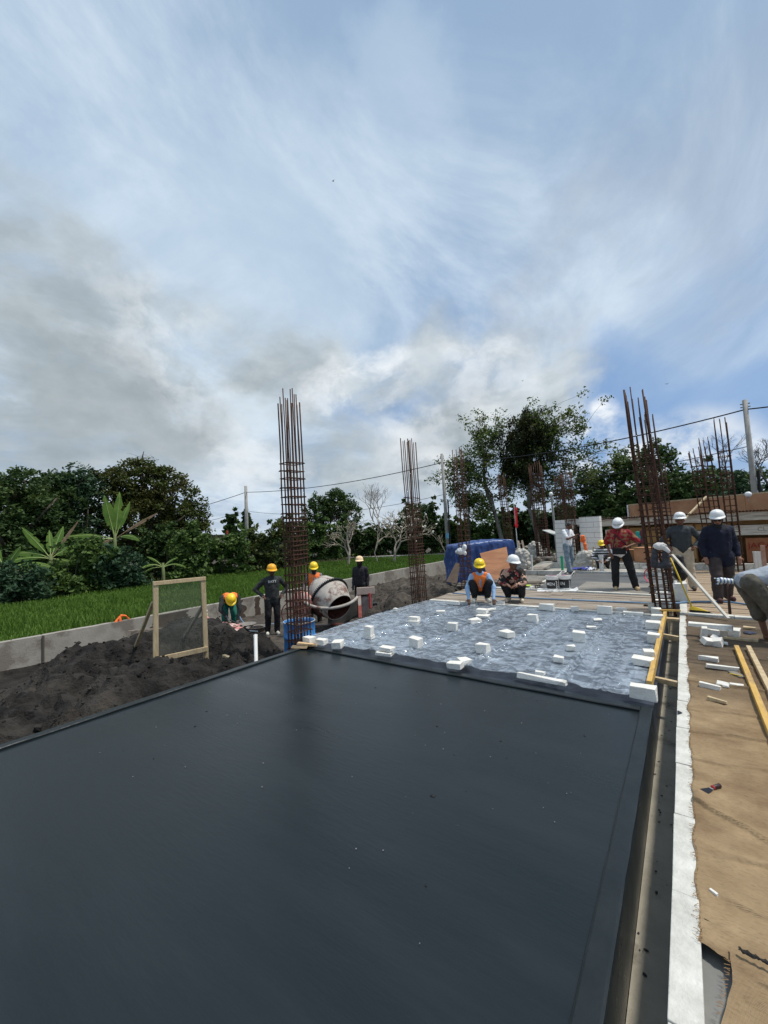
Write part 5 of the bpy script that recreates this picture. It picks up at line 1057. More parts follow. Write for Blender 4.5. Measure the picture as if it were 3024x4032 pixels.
blk(2090, 2293, .42, .30, .30, 'big white foam box on the gravel bed behind the man in patterned shirt', z=-.05, rz=.3, name='foam_box', M=mat('white_foam', (.72, .73, .72)), xyz=(-3.95, 11.9, 0))
m = MB(); m.grid(lambda a, b: (.5*a-.25, .16*b-.08, .03+.08*abs(fr(a*2, b, 3))), 14, 8); o = obj('lime_bag', m, mat('lime_green', (.38, .55, .05), (.5, .65, .1), scale=8), tag=('crumpled lime green bag behind the man in patterned shirt', 'bag')); o.location = (-3.62, 11.05, .05)
# ================================================================ PIPES STANDING ON THE YARD
def pipe(px, py_foot, z, h, r, label, M=M_pvc, dist=None):
    p = spot(px, py_foot, z) if dist is None else bearing(px, dist, z); m = MB(); m.lathe([(r, 0), (r, h-.06), (r*1.15, h-.055), (r*1.15, h), (r*.9, h), (r*.9, h-.05)], 14, cap=True); o = obj('pvc_pipe', m, M, smooth=False, tag=(label, 'pipe', 'upright plastic pipes')); o.location = p; return o
pipe(2096, 2250, 0, .62, .035, 'thin white pipe standing left of the grey tilted board')
pipe(2215, 2245, 0, .52, .045, 'green pipe standing in front of the legs of the man in white', M=mat('green_pipe', (.02, .35, .17), rough=.4))
pipe(2370, 2252, 0, .58, .07, 'thick white pipe stub in front of the man in the striped shirt')
pipe(2424, 2252, 0, .58, .06, 'thick white pipe stub right of the man in the striped shirt')
pipe(2608, 2338, 0, .72, .055, 'white pipe standing behind the nearest right rebar column')
for i, px in enumerate((2966, 2978, 2990)): pipe(px, 2240, 0, .62, .055, ('left', 'middle', 'right')[i]+' of three cream pipes standing in front of the graffiti board', dist=16.7)
beam('timber_post', tuple(bearing(2999, 16.3, 0)), tuple(bearing(2997, 16.3, .82)), .10, .06, mat('pinkish_post', (.30, .17, .12), (.4, .26, .2), scale=6), 'pinkish brown post standing in front of the graffiti board', 'post')
# ================================================================ WHITE BLOCK WALL
ba = bearing(2190, 18.6); bb = bearing(2372, 17.5); dv = (bb-ba); aw = math.atan2(dv.y, dv.x); Lw = dv.length
t = thing('block_wall', 'unfinished white block wall with a gap for a rebar column', 'wall', (ba.x, ba.y, -.05), aw)
def blockwork(x0, x1, z0, z1, y=0, th=.14):
    m = MB(); r = 0; z = z0
    while z < z1-.02:
        hh = min(.2, z1-z); x = x0-(.3 if r % 2 else 0)
        while x < x1-.01:
            a = max(x, x0); b = min(x+.6, x1); x += .6
            if b-a > .04: m.box(((a+b)/2, y+random.uniform(-.006, .006), z+hh/2), (b-a-.014, th, hh-.014))
        z += hh; r += 1
    c = MB(); c.box(((x0+x1)/2, y, (z0+z1)/2), (x1-x0-.02, th-.012, z1-z0-.02)); obj('mortar_core', c, M_mortar, t); return m
s = Lw/182.0
M_aacw = mat('wall_block', (.70, .68, .62), (.80, .78, .73), scale=3, rough=.9, bump=.3)
obj('wall_panel', blockwork(0, 48*s, 0, 1.95), M_aacw, t, bevel=.004); obj('wall_panel', blockwork(48*s+.01, 66*s, 0, 1.72, .12), M_mortar, t)
obj('wall_panel', blockwork(48*s, 103*s, 1.72, 1.96, .0), M_aacw, t, bevel=.004)
obj('wall_panel', blockwork(104*s, 182*s, 0, 2.02, -.05), M_aacw, t, bevel=.004); obj('wall_panel', blockwork(66*s, 104*s, 0, .42, .1), M_mortar, t)
m = MB(); m.box((-.28, .1, 1.45), (.62, .5, .03), R=Matrix.Rotation(.35, 3, 'Y')); obj('awning', m, mat('grey_awning', (.4, .42, .4)), t)
o = melt('safety_vest', MB().cap2((0, 0, .25), (.05, .0, 0), .07, .05).cap2((.05, 0, 0), (.08, 0, -.25), .06, .05).cap2((0, 0, .25), (-.05, .02, .1), .06, .06), M_or, None, .018, 1, .03); tagit(o, 'orange vest hanging on the rebar in the gap of the white block wall', 'vest'); o.location = onray(2296, 2140, 17.0)
# ================================================================ SHED, FENCE
p0 = Vector((-2.75, 19.6, 0)); p1 = Vector((5.2, 18.6, 0)); dv = p1-p0; a_ = math.atan2(dv.y, dv.x); Ls = dv.length
t = thing('plank_shed', 'long low shed of planks and plywood with a corrugated roof', 'shed', (p0.x, p0.y, 0), a_)
M_gplank = mat('grey_boards', (.46, .43, .37), (.64, .60, .53), scale=2, rough=.9, bump=.4, stretch=(1, 3, 9), c3=(.25, .2, .15), s3=1.3)
M_ochre = mat('ochre_ply', (.30, .17, .06), (.42, .26, .11), scale=1.6, rough=.85, c3=(.18, .10, .04), s3=1.3)
M_brown = mat('brown_ply', (.17, .085, .03), (.28, .15, .06), scale=1.4, rough=.85, c3=(.10, .05, .02), s3=1.1)
m = MB(); m.box((Ls/2, .9, .78), (Ls, .05, 1.56)); obj('back_wall', m, M_brown, t)
for i in range(7):
    m = MB(); m.box((.42, .10, .12+.20*i), (.75, .03, .17+random.uniform(0, .02)), jit=.006); obj('wall_board', m, M_gplank, t)
for x, w, z0, z1, M in [(.88, .07, 0, 1.6, M_brown), (1.5, 1.1, .45, 1.45, M_ochre), (1.45, 1.0, 0, .42, M_gplank), (2.6, 1.0, .2, 1.1, M_ochre), (3.6, .9, .9, 1.25, M_gplank), (3.6, .75, .3, .85, M_ply), (3.1, .08, 0, 1.6, M_brown), (4.22, .30, 0, .8, M_wood), (4.05, .07, 0, 1.6, M_brown), (3.5, 1.3, 1.28, 1.5, M_ochre), (5.6, 2.8, 1.42, 1.56, M_ochre)]:
    m = MB(); m.box((x, .14+.01*x, (z0+z1)/2), (w, .025, z1-z0), jit=.006); obj('wall_board', m, M, t)
m = MB(); m.box((5.95, .02, 1.22), (3.5, .03, .34), jit=.01); obj('beam_board', m, M_gplank, t)
m = MB()
for k in range(28): x = Ls*k/27; m.v += [(x, -.22, 1.56+.02*math.sin(k*.9)), (x, -.22, 1.84+.015*math.sin(k*1.7)), (x, -.19, 1.84), (x, -.19, 1.56)]
m.f = [(k*4+j, (k+1)*4+j, (k+1)*4+(j+1) % 4, k*4+(j+1) % 4) for k in range(27) for j in range(4)]; obj('fascia', m, M_gplank, t)
m = MB(); m.grid(lambda a, b: (-.15+(Ls+.3)*a, -.42+1.6*b, 1.90-.02*b+.014*math.sin(a*Ls*2*PI/.09)), 700, 2); obj('roof', m, mat('rusty_roof_sheet', (.05, .035, .03), (.10, .065, .05), scale=4, rough=.7, metal=.3), t, smooth=True)
# graffiti board
sx0 = 4.52; m = MB(); m.box((sx0+.95, .02, .52), (1.9, .025, .84)); bd = obj('painted_board', m, mat('red_brown_ply', (.22, .075, .03), (.30, .12, .05), scale=2, rough=.8), t)
def text(body, size, M, parent, loc, rot, ext=.002, name='lettering', tag=None, bold=0, wrap=None):
    cu = bpy.data.curves.new(name, 'FONT'); cu.body = body; cu.size = size; cu.extrude = ext; cu.offset = bold; cu.resolution_u = 3
    to = bpy.data.objects.new('tmp', cu); COL.objects.link(to); me = evalmesh(to); bpy.data.objects.remove(to); me.name = name; me.materials.clear()
    if wrap:
        R0, a0 = wrap
        for v in me.vertices: a = a0+v.co.x/R0; v.co = (R0*math.sin(a), -R0*math.cos(a)-v.co.z, v.co.y)
    o = link(name, me, M, parent); o.location = loc; o.rotation_euler = rot; return o
M_graf = mat('red_graffiti', (.22, .012, .008)); text('JAGALA', .27, M_graf, bd, (sx0+.05, .004, .60), (PI/2, 0, 0)); text('LE K', .22, M_graf, bd, (sx0+.55, .004, .36), (PI/2, 0, 0))
text('CL', .2, mat('board_mark', (.22, .2, .17)), t, (4.85, -.002, 1.18), (PI/2, 0, 0), name='board_marks')
# plywood fence
f0 = bearing(2484, 24.2); f1 = bearing(3110, 20.6); dv = f1-f0; a_ = math.atan2(dv.y, dv.x); Lf = dv.length
t = thing('plywood_fence', 'orange brown plywood hoarding rising above the shed roof', 'fence', (f0.x, f0.y, 0), a_)
n = 5
for i in range(n): m = MB(); m.box((Lf*(i+.5)/n, 0, 1.28), (Lf/n-.012, .02, 2.56), jit=.006); obj('panel', m, M_plyo, t)
m = MB(); m.bar((0, -.05, 0), (-.03, -.05, 2.58), .05, .05); obj('post', m, M_white, t); m = MB(); m.bar((0, -.0, 2.585), (Lf, 0, 2.575), .03, .05); obj('cap_rail', m, M_wood, t)
beam('timber_prop', tuple(onray(2665, 2075, 18.2)), tuple(onray(2782, 1955, 20)), .07, .05, M_wood, 'diagonal timber prop between the shed roof and the fence', 'timber')
t = thing('floodlight', 'small round white floodlight on top of the plywood fence near the pole', 'lamp', onray(2946, 1947, 20.5)); m = MB(); m.ell((0, 0, 0), (.11, .11, .11)); obj('lamp_head', m, mat('bright_white', (.8, .8, .8), rough=.2), t, smooth=True); m = MB(); m.bar((0, .02, 0), (0, .05, -.25), .03, .03); obj('bracket', m, M_alu, t)
# things near the shed
def crate(px, dist, w, d, h, M, label, rz=0, z=0): 
    p = bearing(px, dist, z); m = MB(); m.box((0, 0, h/2), (w, d, h), jit=.01); t_ = thing('storage_box', label, 'box', p, rz); obj('side_panels', m, M, t_, bevel=.006); m = MB(); m.box((0, 0, h+.012), (w+.05, d+.05, .02)); obj('lid', m, M_plyo, t_); return t_
crate(2562, 17.6, .95, .6, .52, M_plyo, 'brown plywood box behind the man in the red shirt', -.35, .2)
crate(2420, 18.4, 1.3, .35, .42, M_brown, 'dark brown low box behind the man in the striped shirt', -.1, .2)
m = MB(); m.tube([(0, 0, 0), (.55, .1, .28)], .05, 12); o = obj('drain_pipe', m, M_pvc, smooth=True, tag=('short pale pipe lying tilted right of the brown box', 'pipe')); o.location = bearing(2520, 16.5, .08)
m = MB(); m.add([(0, 0, 0), (.8, 0, 0), (.8, .03, .5), (.25, .03, .62)], [(0, 1, 2, 3)]); m.add([(0, .02, 0), (.8, .02, 0), (.8, .05, .5), (.25, .05, .62)], [(3, 2, 1, 0)]); o = obj('cardboard_sheet', m, mat('pink_card', (.48, .30, .24)), tag=('pinkish cardboard sheet leaning behind the nearest right rebar column', 'cardboard')); o.location = bearing(2560, 16.4, .02)
for i, (px, py, M, w, h, lb) in enumerate([(2512, 2110, mat('teal_cloth', (.02, .30, .26)), .16, .22, 'teal cap hanging on the shed wall'), (2530, 2115, mat('maroon_cloth', (.12, .035, .05)), .16, .42, 'maroon shirt hanging on the shed wall'), (2518, 2150, mat('dark_cloth', (.03, .03, .04)), .12, .3, 'dark cloth hanging on the shed wall below the teal cap')]):
    o = melt('hung_cloth', MB().cap2((0, 0, h/2), (0, 0, -h/2), w*.45, w*.6), M, None, .025, 1, .03); o.scale = (1, .4, 1); tagit(o, lb, 'clothing'); o.location = onray(px, py, 18.8)
m = MB(); m.grid(lambda a, b: (.5*a-.25, .35*b-.17, .05+.14*abs(fr(a*2, b*2, 2.2))), 16, 12); o = obj('blue_cloth_bundle', m, mat('blue_cloth', (.03, .04, .22), (.06, .08, .35), scale=8), smooth=True, tag=('crumpled royal blue cloth on the kerb beside the man in white', 'cloth')); o.location = (-2.98, 15.6, .05)
m = MB(); m.grid(lambda a, b: (.34*a-.17, .3*b-.15, .03+.16*abs(fr(a*2+4, b*2, 2))), 12, 10); o = obj('white_sack', m, mat('white_sack_cloth', (.6, .62, .68)), smooth=True, tag=('white folded sack beside the royal blue cloth', 'sack')); o.location = (-2.68, 15.6, .05)
stick('timber_stake', bearing(2323, 16.6, .02), bearing(2333, 16.6, .85), .025, M_wood, 'thin grey stake leaning at the block wall left of the striped shirt', 'stake', 6)
t = thing('paint_tin', 'small yellow tin beside the man in the striped shirt', 'tin', (-1.98, 15.62, .06)); m = MB(); m.lathe([(.05, 0), (.05, .11), (.045, .115)], 14); obj('tin_body', m, mat('yellow_tin', (.6, .55, .05)), t, smooth=False)
# --- paint buckets
def bucket(loc, rz, txt, a0, label):
    t = thing('paint_bucket', label, 'bucket', loc, rz, 'paint buckets')
    m = MB(); m.lathe([(.125, 0), (.135, .01), (.148, .28), (.158, .29), (.158, .345), (.152, .35), (.152, .31), (.14, .30)], 36, cap=False); m.lathe([(.125, .001), (.001, .001)], 36, cap=False); obj('tub', m, M_white, t, smooth=False)
    m = MB(); m.lathe([(.1375, .03), (.1475, .25)], 36, cap=False); lb = obj('paint_label', m, mat('black_label', (.014, .016, .018), rough=.4), t, smooth=True)
    m = MB(); m.lathe([(.15, .315), (.10, .33), (.001, .335)], 30, cap=False); obj('lid', m, mat('dark_red_lid', (.22, .02, .03)), t, smooth=True)
    m = MB(); m.tube([(.155*math.cos(a)*.9+.03, 0, .34+.17*math.sin(a)) for a in [PI*i/14 for i in range(15)]], .010, 6); h = obj('handle', m, M_pvc, t, smooth=True); h.rotation_euler = (.5, 0, 1.2)
    text(txt, .105, M_white, lb, (0, 0, .11), (0, 0, 0), bold=.001, ext=.001, wrap=(.147, a0))
    m = MB()
    for k in range(7): a = .72; R0 = .147; x0, y0 = R0*math.sin(a+.0), -R0*math.cos(a); m.box((R0*math.sin(a+.1*(k % 2)), -R0*math.cos(a+.1*(k % 2)), .05+.026*k), (.035, .004, .012), rz=a)
    obj('small_print', m, M_white, lb); return t
bx = spot(2176, 2322, .015); fcb = face_cam(bx)+PI
bucket((bx.x, bx.y, .03), fcb, 'MEN', -1.05, 'left of two white paint buckets with black labels, showing MEN')
bx2 = spot(2226, 2320, .015); bucket((bx2.x, bx2.y, .03), fcb+.05, 'EN', -1.0, 'right of two white paint buckets with black labels, showing EN')
m = MB(); m.grid(lambda a, b: (.95*a-.475, .5*b-.25, .012+.02*abs(fr(a*3, b*3, 2.5))+(.05*max(0, a-.9)*10 if a > .9 else 0)), 24, 14); o = obj('white_tray', m, mat('white_sheet', (.72, .73, .74)), smooth=True, tag=('white foam sheet lying under the two paint buckets', 'foam sheet')); o.location = ((bx.x+bx2.x)/2, bx.y-.08, .008); o.rotation_euler[2] = fcb
# --- things around the right rebar column
t = thing('detergent_bottle', 'white plastic jug with a yellow bottom hanging beside the right rebar column', 'jug', spot(2664, 2350, .02)); m = MB(); m.lathe([(.05, 0), (.07, .02), (.07, .14), (.06, .16)], 14); obj('jug_liquid', m, mat('pale_yellow', (.6, .55, .2)), t, smooth=True); m = MB(); m.lathe([(.061, .155), (.068, .17), (.065, .26), (.03, .31), (.03, .34), (.001, .345)], 14, cap=False); obj('jug_body', m, M_white, t, smooth=True)
blk(0, 0, .22, .14, .36, 'white upright block behind the jug at the right rebar column', z=.0, xyz=(-.12, 10.35, 0)); blk(0, 0, .24, .2, .14, 'white block lying at the foot of the right rebar column', z=.0, xyz=(-.42, 9.45, 0)); blk(0, 0, .2, .2, .16, 'white block beside the standing white pipe behind the column', z=.0, xyz=(-.45, 10.4, 0))
m = MB(); m.lathe([(.04, 0), (.045, .01), (.05, .13), (.055, .14)], 14); o = obj('plastic_cup', m, mat('clear_cup', (.5, .5, .45), rough=.2), tag=('clear plastic cup on the far kerb near the rebar column', 'cup')); o.location = spot(2565, 2404, .035)
t = thing('work_bag', 'dark grey tool bag hanging on the nearest right rebar column', 'bag', (-.36, 8.78, .88)); o = melt('bag_body', MB().cap2((-.1, -.02, .0), (-.08, -.02, .22), .06, .05).cap2((.08, -.02, 0), (.08, -.02, .22), .07, .05).cap2((-.1, 0, -.02), (.1, 0, -.02), .06, .06), mat('charcoal_cloth', (.03, .03, .035), (.06, .06, .07), scale=12), t, .014, 1, .012); m = MB(); m.tube([(-.1, 0, .24), (0, 0, .36), (.1, 0, .24)], .012, 6); obj('strap', m, M_black, t)
o = melt('baseball_cap', MB().ell((0, 0, 0), (.11, .08, .07)).cap2((.05, -.02, -.02), (.12, -.03, -.09), .04, .03), mat('white_cap_cloth', (.6, .58, .56), (.2, .2, .2), scale=14, lo=.55, hi=.62), None, .012, 1, .012); tagit(o, 'white and grey cap hooked on top of the tool bag', 'cap'); o.location = (-.35, 8.72, 1.20)
o = melt('black_bag', MB().cap2((0, 0, .1), (0, 0, -.2), .08, .12), M_black, None, .018, 1, .02); tagit(o, 'black bag hanging behind the pale plank at the rebar column', 'bag'); o.location = (-.10, 9.5, .82)
# ================================================================ PEOPLE
def skin(n, c): return mat(n, c, tuple(x*1.25 for x in c), scale=12, rough=.6, spec=.35)
SK1 = skin('brown_skin', (.13, .060, .036)); SK2 = skin('deep_brown_skin', (.075, .036, .024)); SK3 = skin('light_brown_skin', (.26, .13, .085))
M_eye = mat('eye', (.02, .015, .012), rough=.2); M_eyew = mat('eye_white', (.6, .58, .55)); M_lip = mat('lips', (.11, .035, .03)); M_hair = mat('black_hair', (.008, .007, .007), rough=.5)
def cloth(n, c1, c2=None, **k):
    k.setdefault('scale', 14); k.setdefault('bump', .5); k.setdefault('bscale', 16); k.setdefault('rough', .85); return mat(n, c1, c2 or tuple(x*1.5 for x in c1), **k)
V = Vector
def stand(**o):
    J = dict(pel=V((0, 0, .93)), chest=V((0, .01, 1.26)), neck=V((0, .0, 1.42)), head=V((0, .03, 1.56)),
             shl=V((-.175, 0, 1.37)), shr=V((.175, 0, 1.37)), ell=V((-.23, -.04, 1.10)), elr=V((.23, -.04, 1.10)), wrl=V((-.22, .06, .86)), wrr=V((.22, .06, .86)),
             hil=V((-.09, 0, .90)), hir=V((.09, 0, .90)), knl=V((-.11, .03, .49)), knr=V((.11, .03, .49)), anl=V((-.13, -.02, .09)), anr=V((.13, -.02, .09)),
             tol=V((-.15, .14, .035)), tor=V((.15, .14, .035)), hdir=V((0, 1, -.15)))
    J.update({k: V(v) for k, v in o.items()}); return J
def akimbo(**o):
    return stand(**{**dict(ell=(-.40, -.10, 1.13), elr=(.40, -.10, 1.13), wrl=(-.235, .06, .985), wrr=(.235, .06, .985), hndl=(.5, .55, -.5), hndr=(-.5, .55, -.5)), **o})
def squat(**o):
    J = dict(pel=V((0, -.13, .25)), chest=V((0, .06, .50)), neck=V((0, .13, .64)), head=V((0, .19, .76)), shl=V((-.16, .10, .59)), shr=V((.16, .10, .59)),
             ell=V((-.22, .28, .40)), elr=V((.22, .28, .40)), wrl=V((-.06, .40, .36)), wrr=V((.06, .40, .36)), hil=V((-.09, -.11, .22)), hir=V((.09, -.11, .22)),
             knl=V((-.19, .24, .43)), knr=V((.19, .24, .43)), anl=V((-.13, .02, .09)), anr=V((.13, .02, .09)), tol=V((-.16, .18, .035)), tor=V((.16, .18, .035)), hdir=V((0, 1, -.35)))
    J.update({k: V(v) for k, v in o.items()}); return J
def hand(mb, w, d, side, curl=.5):
    d = d.normalized(); up = V((0, 0, 1)) if abs(d.z) < .8 else V((0, 1, 0)); s = d.cross(up).normalized(); n = s.cross(d).normalized()
    for k in (-1, 1): mb.cap2(w+s*.018*k, w+d*.075+s*.022*k, .017, .015, 8)
    mb.ell(w+d*.04, (.036, .036, .036))
    for i, L in enumerate((.062, .074, .068, .052)):
        a = w+d*.08+s*(.030-.020*i); b = a+d*L*.5-n*L*.25*curl; c = b+(d*(1-curl)-n*curl*1.2).normalized()*L*.5; mb.cap2(a, b, .0095, .009, 7); mb.cap2(b, c, .009, .0075, 7)
    th = w+d*.02+s*.03*side; e = th+(d*.6+s*.8*side-n*.2).normalized()*.045; mb.cap2(th, e, .013, .011, 7); mb.cap2(e, e+(d*.9-n*.4)*.03, .011, .009, 7)
def helmet(t, hc, hd, M, brim=True, mark=None, cap=False):
    z = V((0, 0, 1)); f = V(hd).normalized(); r = f.cross(z).normalized() if abs(f.z) < .95 else V((1, 0, 0)); u = r.cross(f).normalized()
    R = Matrix((r, f, u)).transposed(); T = Matrix.Translation(hc+u*.035-f*.005) @ R.to_4x4()
    m = MB(); n = 28; prof = [(1.0, .0), (.985, .03), (.93, .065), (.80, .098), (.58, .122), (.30, .135), (.001, .139)]; 
    vs = [];
    for k, (rr, zz) in enumerate(prof):
        for q in range(n): a = 2*PI*q/n; vs.append(T @ V((rr*.118*math.cos(a), rr*.142*math.sin(a), zz+(.006 if abs(math.cos(a)) < .22 and k > 1 else 0))))
    m.add(vs, [(k*n+q, k*n+(q+1) % n, (k+1)*n+(q+1) % n, (k+1)*n+q) for k in range(len(prof)-1) for q in range(n)])
    h = obj('hard_hat' if not cap else 'cap', m, M, t, smooth=True); m = MB(); vs = []
    for k in range(3):
        for q in range(n):
            a = 2*PI*q/n; front = max(0, math.sin(a)); e = (1.0, 1.05+.20*front**2, 1.06+.26*front**2)[k]; vs.append(T @ V((e*.118*math.cos(a), e*.142*math.sin(a), (.012, -.004-.012*front, -.010-.016*front)[k])))
    m.add(vs, [(k*n+q, k*n+(q+1) % n, (k+1)*n+(q+1) % n, (k+1)*n+q) for k in range(2) for q in range(n)]); br = obj('brim', m, M, h, smooth=True); s = br.modifiers.new('solid', 'SOLIDIFY'); s.thickness = .004
    if mark:
        m = MB()
        for q in range(9): a = PI/2+(q-4)*.16; b = a+.13; m.bar(T @ V((.121*math.cos(a), .145*math.sin(a), .045+.008*(q % 2))), T @ V((.121*math.cos(b), .145*math.sin(b), .05-.006*(q % 3))), .004, .007)
        obj('mark', m, mark, h)
    return h
def person(label, loc, rz, J, sk=SK1, shirt=None, sleeve=1.0, trousers=None, tlen=1.0, shoes=None, hat=None, hair=True, vest=None, mask=None, hood=None, hijab=None, gloves=None, loose=1.0, hatmark=None, cap=False, scale=1.0, tuck=False, under=None, shades=False, barefeet=False, group=None, hem=0, tw=1.05):
    t = thing('person', label, 'person', loc, rz, group); t.scale = (scale,)*3
    b = MB(); hd = J['hdir'].normalized(); H = J['head']
    r = hd.cross(V((0, 0, 1))); r = r.normalized() if r.length > .1 else V((1, 0, 0)); u = r.cross(hd).normalized(); R = Matrix((r, hd, u)).transposed()
    b.ell(H+u*.015, (.078, .095, .105), R); b.ell(H+hd*.03-u*.045, (.056, .06, .06), R); b.cap2(H+hd*.092+u*.005, H+hd*.112-u*.022, .010, .014, 8)   # skull, jaw, nose
    b.cap2(H+hd*.084+u*.028-r*.03, H+hd*.084+u*.028+r*.03, .012, .012, 8)
    for s in (-1, 1): b.ell(H+r*.08*s-hd*.005, (.014, .022, .032), R, 8)
    b.cap2(J['neck']-u*.05, H-u*.05-hd*.02, .055, .052)
    def torso(m, k, low=1.0):
        P_, C_ = J['pel'], J['chest']
        for s, sh, hp in ((-1, J['shl'], J['hil']), (1, J['shr'], J['hir'])):
            m.cap2(P_.lerp(hp, .55)*1.0, C_.lerp(sh, .42), .098*k, .105*k); m.cap2(C_.lerp(sh, .3), sh, .088*k, .058*k)
        m.cap2(P_, C_, .11*k, .115*k); m.cap2(C_, J['neck'], .09*k, .055*k); m.cap2(J['shl'], J['neck'], .05*k, .05*k); m.cap2(J['shr'], J['neck'], .05*k, .05*k)
    torso(b, .88)
    for s, sh, el, wr, hk in ((-1, 'shl', 'ell', 'wrl', 'hndl'), (1, 'shr', 'elr', 'wrr', 'hndr')):
        b.cap2(J[sh], J[el], .044, .035); b.cap2(J[el], J[wr], .036, .024)
        hand(b, J[wr], V(J.get(hk, J[wr]-J[el])), -s if (J[wr].x*s < .1) else s, .7 if hk in J else .45)
    for hp, kn, an, to in (('hil', 'knl', 'anl', 'tol'), ('hir', 'knr', 'anr', 'tor')):
        b.cap2(J[hp], J[kn], .075, .05); b.cap2(J[kn], J[an], .052, .034); b.cap2(J[an]-V((0, 0, .04)), J[to], .034, .026)
    melt('body', b, sk, t, .0115, 1)
    if not mask:
        for s in (-1, 1): m = MB(); m.ell(H+hd*.083+u*.012+r*.03*s, (.013, .010, .008), R, 8); o = obj('eye', m, M_eye, t, smooth=True)
        m = MB(); m.ell(H+hd*.088-u*.052, (.024, .010, .007), R, 8); obj('mouth', m, M_lip, t, smooth=True)
    if shades: m = MB(); [m.ell(H+hd*.094+u*.014+r*.034*s, (.031, .012, .022), R, 10) for s in (-1, 1)]; m.cap2(H+hd*.098+u*.02-r*.02, H+hd*.098+u*.02+r*.02, .005, .005); [m.cap2(H+hd*.085+u*.018+r*.06*s, H+u*.018+r*.082*s, .004, .004) for s in (-1, 1)]; obj('sunglasses', m, mat('dark_lens', (.008, .008, .01), rough=.15), t, smooth=True)
    if shirt:
        m = MB(); torso(m, 1.03*loose)
        if hem: m.cap2(J['hil']-V((0, 0, hem*.3)), J['hil']-V((0, 0, hem)), .105*loose, .10*loose); m.cap2(J['hir']-V((0, 0, hem*.3)), J['hir']-V((0, 0, hem)), .105*loose, .10*loose); m.cap2(J['pel'], J['pel']-V((0, 0, hem)), .10, .095)
        for sh, el, wr in (('shl', 'ell', 'wrl'), ('shr', 'elr', 'wrr')):
            k = sleeve
            if k <= .5: m.cap2(J[sh], J[sh].lerp(J[el], k*2), .066*loose, .062*loose)
            else: m.cap2(J[sh], J[el], .062*loose, .052*loose); m.cap2(J[el], J[el].lerp(J[wr], k*2-1), .052*loose, .038*loose)
        melt('shirt', m, shirt, t, .017, 1, .010)
    if trousers:
        m = MB(); m.cap2(J['hil'], J['hir'], .108, .108); m.cap2(J['pel']-V((0, 0, .0)), J['pel'].lerp(J['chest'], .2), .112, .105)
        for hp, kn, an in (('hil', 'knl', 'anl'), ('hir', 'knr', 'anr')):
            m.cap2(J[hp], J[kn], .098*tw, .078*tw); e = J[kn].lerp(J[an], tlen); m.cap2(J[kn], e, .078*tw, .066*tw if tlen > .8 else .08*tw)
        melt('trousers', m, trousers, t, .017, 1, .010)
    if under: m = MB(); m.cap2(J['hil']+V((.02, .0, -.01)), J['hir']+V((0, 0, -.02)), .122, .128); m.cap2(J['pel'], J['pel']+V((.03, 0, .08)), .125, .12); melt('undershirt', m, under, t, .017, 1, .008)
    if shoes:
        for an, to in (('anl', 'tol'), ('anr', 'tor')):
            m = MB(); a = J[an]; q = J[to]; m.cap2(a-V((0, 0, .02)), a+V((0, 0, .05)), .048, .046); m.cap2(V((a.x, a.y, .045))+(a-q)*.25, V((q.x, q.y, .04)), .042, .04); m.cap2(V((a.x, a.y, .02))+(a-q)*.3, V((q.x, q.y, .02)), .03, .034)
            melt('shoe', m, shoes, t, .011, 1)
    if gloves:
        for s, el, wr, hk in ((-1, 'ell', 'wrl', 'hndl'), (1, 'elr', 'wrr', 'hndr')):
            d = V(J.get(hk, J[wr]-J[el])).normalized(); m = MB(); m.cap2(J[wr]-d*.03, J[wr]+d*.08, .036, .034); m.cap2(J[wr]+d*.08, J[wr]+d*.14-V((0, 0, .01)), .032, .02); melt('glove', m, gloves, t, .011, 1)
    if vest:
        m = MB(); P_, C_ = J['pel'], J['chest']
        for s, sh, hp in ((-1, J['shl'], J['hil']), (1, J['shr'], J['hir'])): m.cap2(P_.lerp(hp, .6).lerp(C_, .12), C_.lerp(sh, .42), .112*loose, .118*loose); m.cap2(C_.lerp(sh, .5), sh.lerp(J['neck'], .35), .10, .066)
        v = melt('vest', m, vest, t, .017, 1, .008)
    if mask: m = MB(); m.ell(H+hd*.022-u*.035, (.075, .085, .085), R); m.cap2(J['neck'], H-u*.06, .072, .066); melt('face_cover', m, mask, t, .011, 1, .006)
    if hood: m = MB(); m.ell(H-hd*.018+u*.012, (.092, .095, .118), R); m.cap2(J['neck']-hd*.02, H-hd*.035-u*.03, .085, .08); melt('hood', m, hood, t, .012, 1, .006)
    if hijab: m = MB(); m.ell(H-hd*.022+u*.010, (.095, .095, .122), R); m.cap2(J['neck'], H-u*.085-hd*.005, .10, .075); m.cap2(J['neck']-V((0, 0, .03))+hd*.03, J['chest']+hd*.09+V((0, 0, .05)), .10, .06); m.cap2(J['shl'].lerp(J['neck'], .4), J['shr'].lerp(J['neck'], .4), .085, .085); melt('headscarf', m, hijab, t, .012, 1, .006)
    if hair and not hijab and not hood: m = MB(); m.ell(H-hd*.016+u*.036, (.084, .09, .090), R); m.cap2(H-hd*.05+u*.02, H-hd*.06-u*.03, .06, .045); melt('hair', m, M_hair, t, .012, 1, .006)
    if hat: helmet(t, H+u*.028, (hd+u*.12), hat, mark=hatmark, cap=cap)
    return t
Y_HAT = mat('yellow_helmet', (.80, .55, .01), rough=.35, spec=.5); O_HAT = mat('amber_helmet', (.80, .38, .01), rough=.35, spec=.5); W_HAT = mat('white_helmet', (.75, .76, .75), rough=.35, spec=.5); M_ink = mat('ink', (.03, .03, .03))
VEST = mat('hi_vis_vest', (.80, .14, .02), (.86, .22, .04), scale=9, rough=.7, bump=.4)
def vest_mat():   # orange with silver tape, laid out in the wearer's own coordinates
    M = mat('taped_vest', (.80, .14, .02), (.86, .22, .04), scale=9, rough=.7, bump=.4); return M
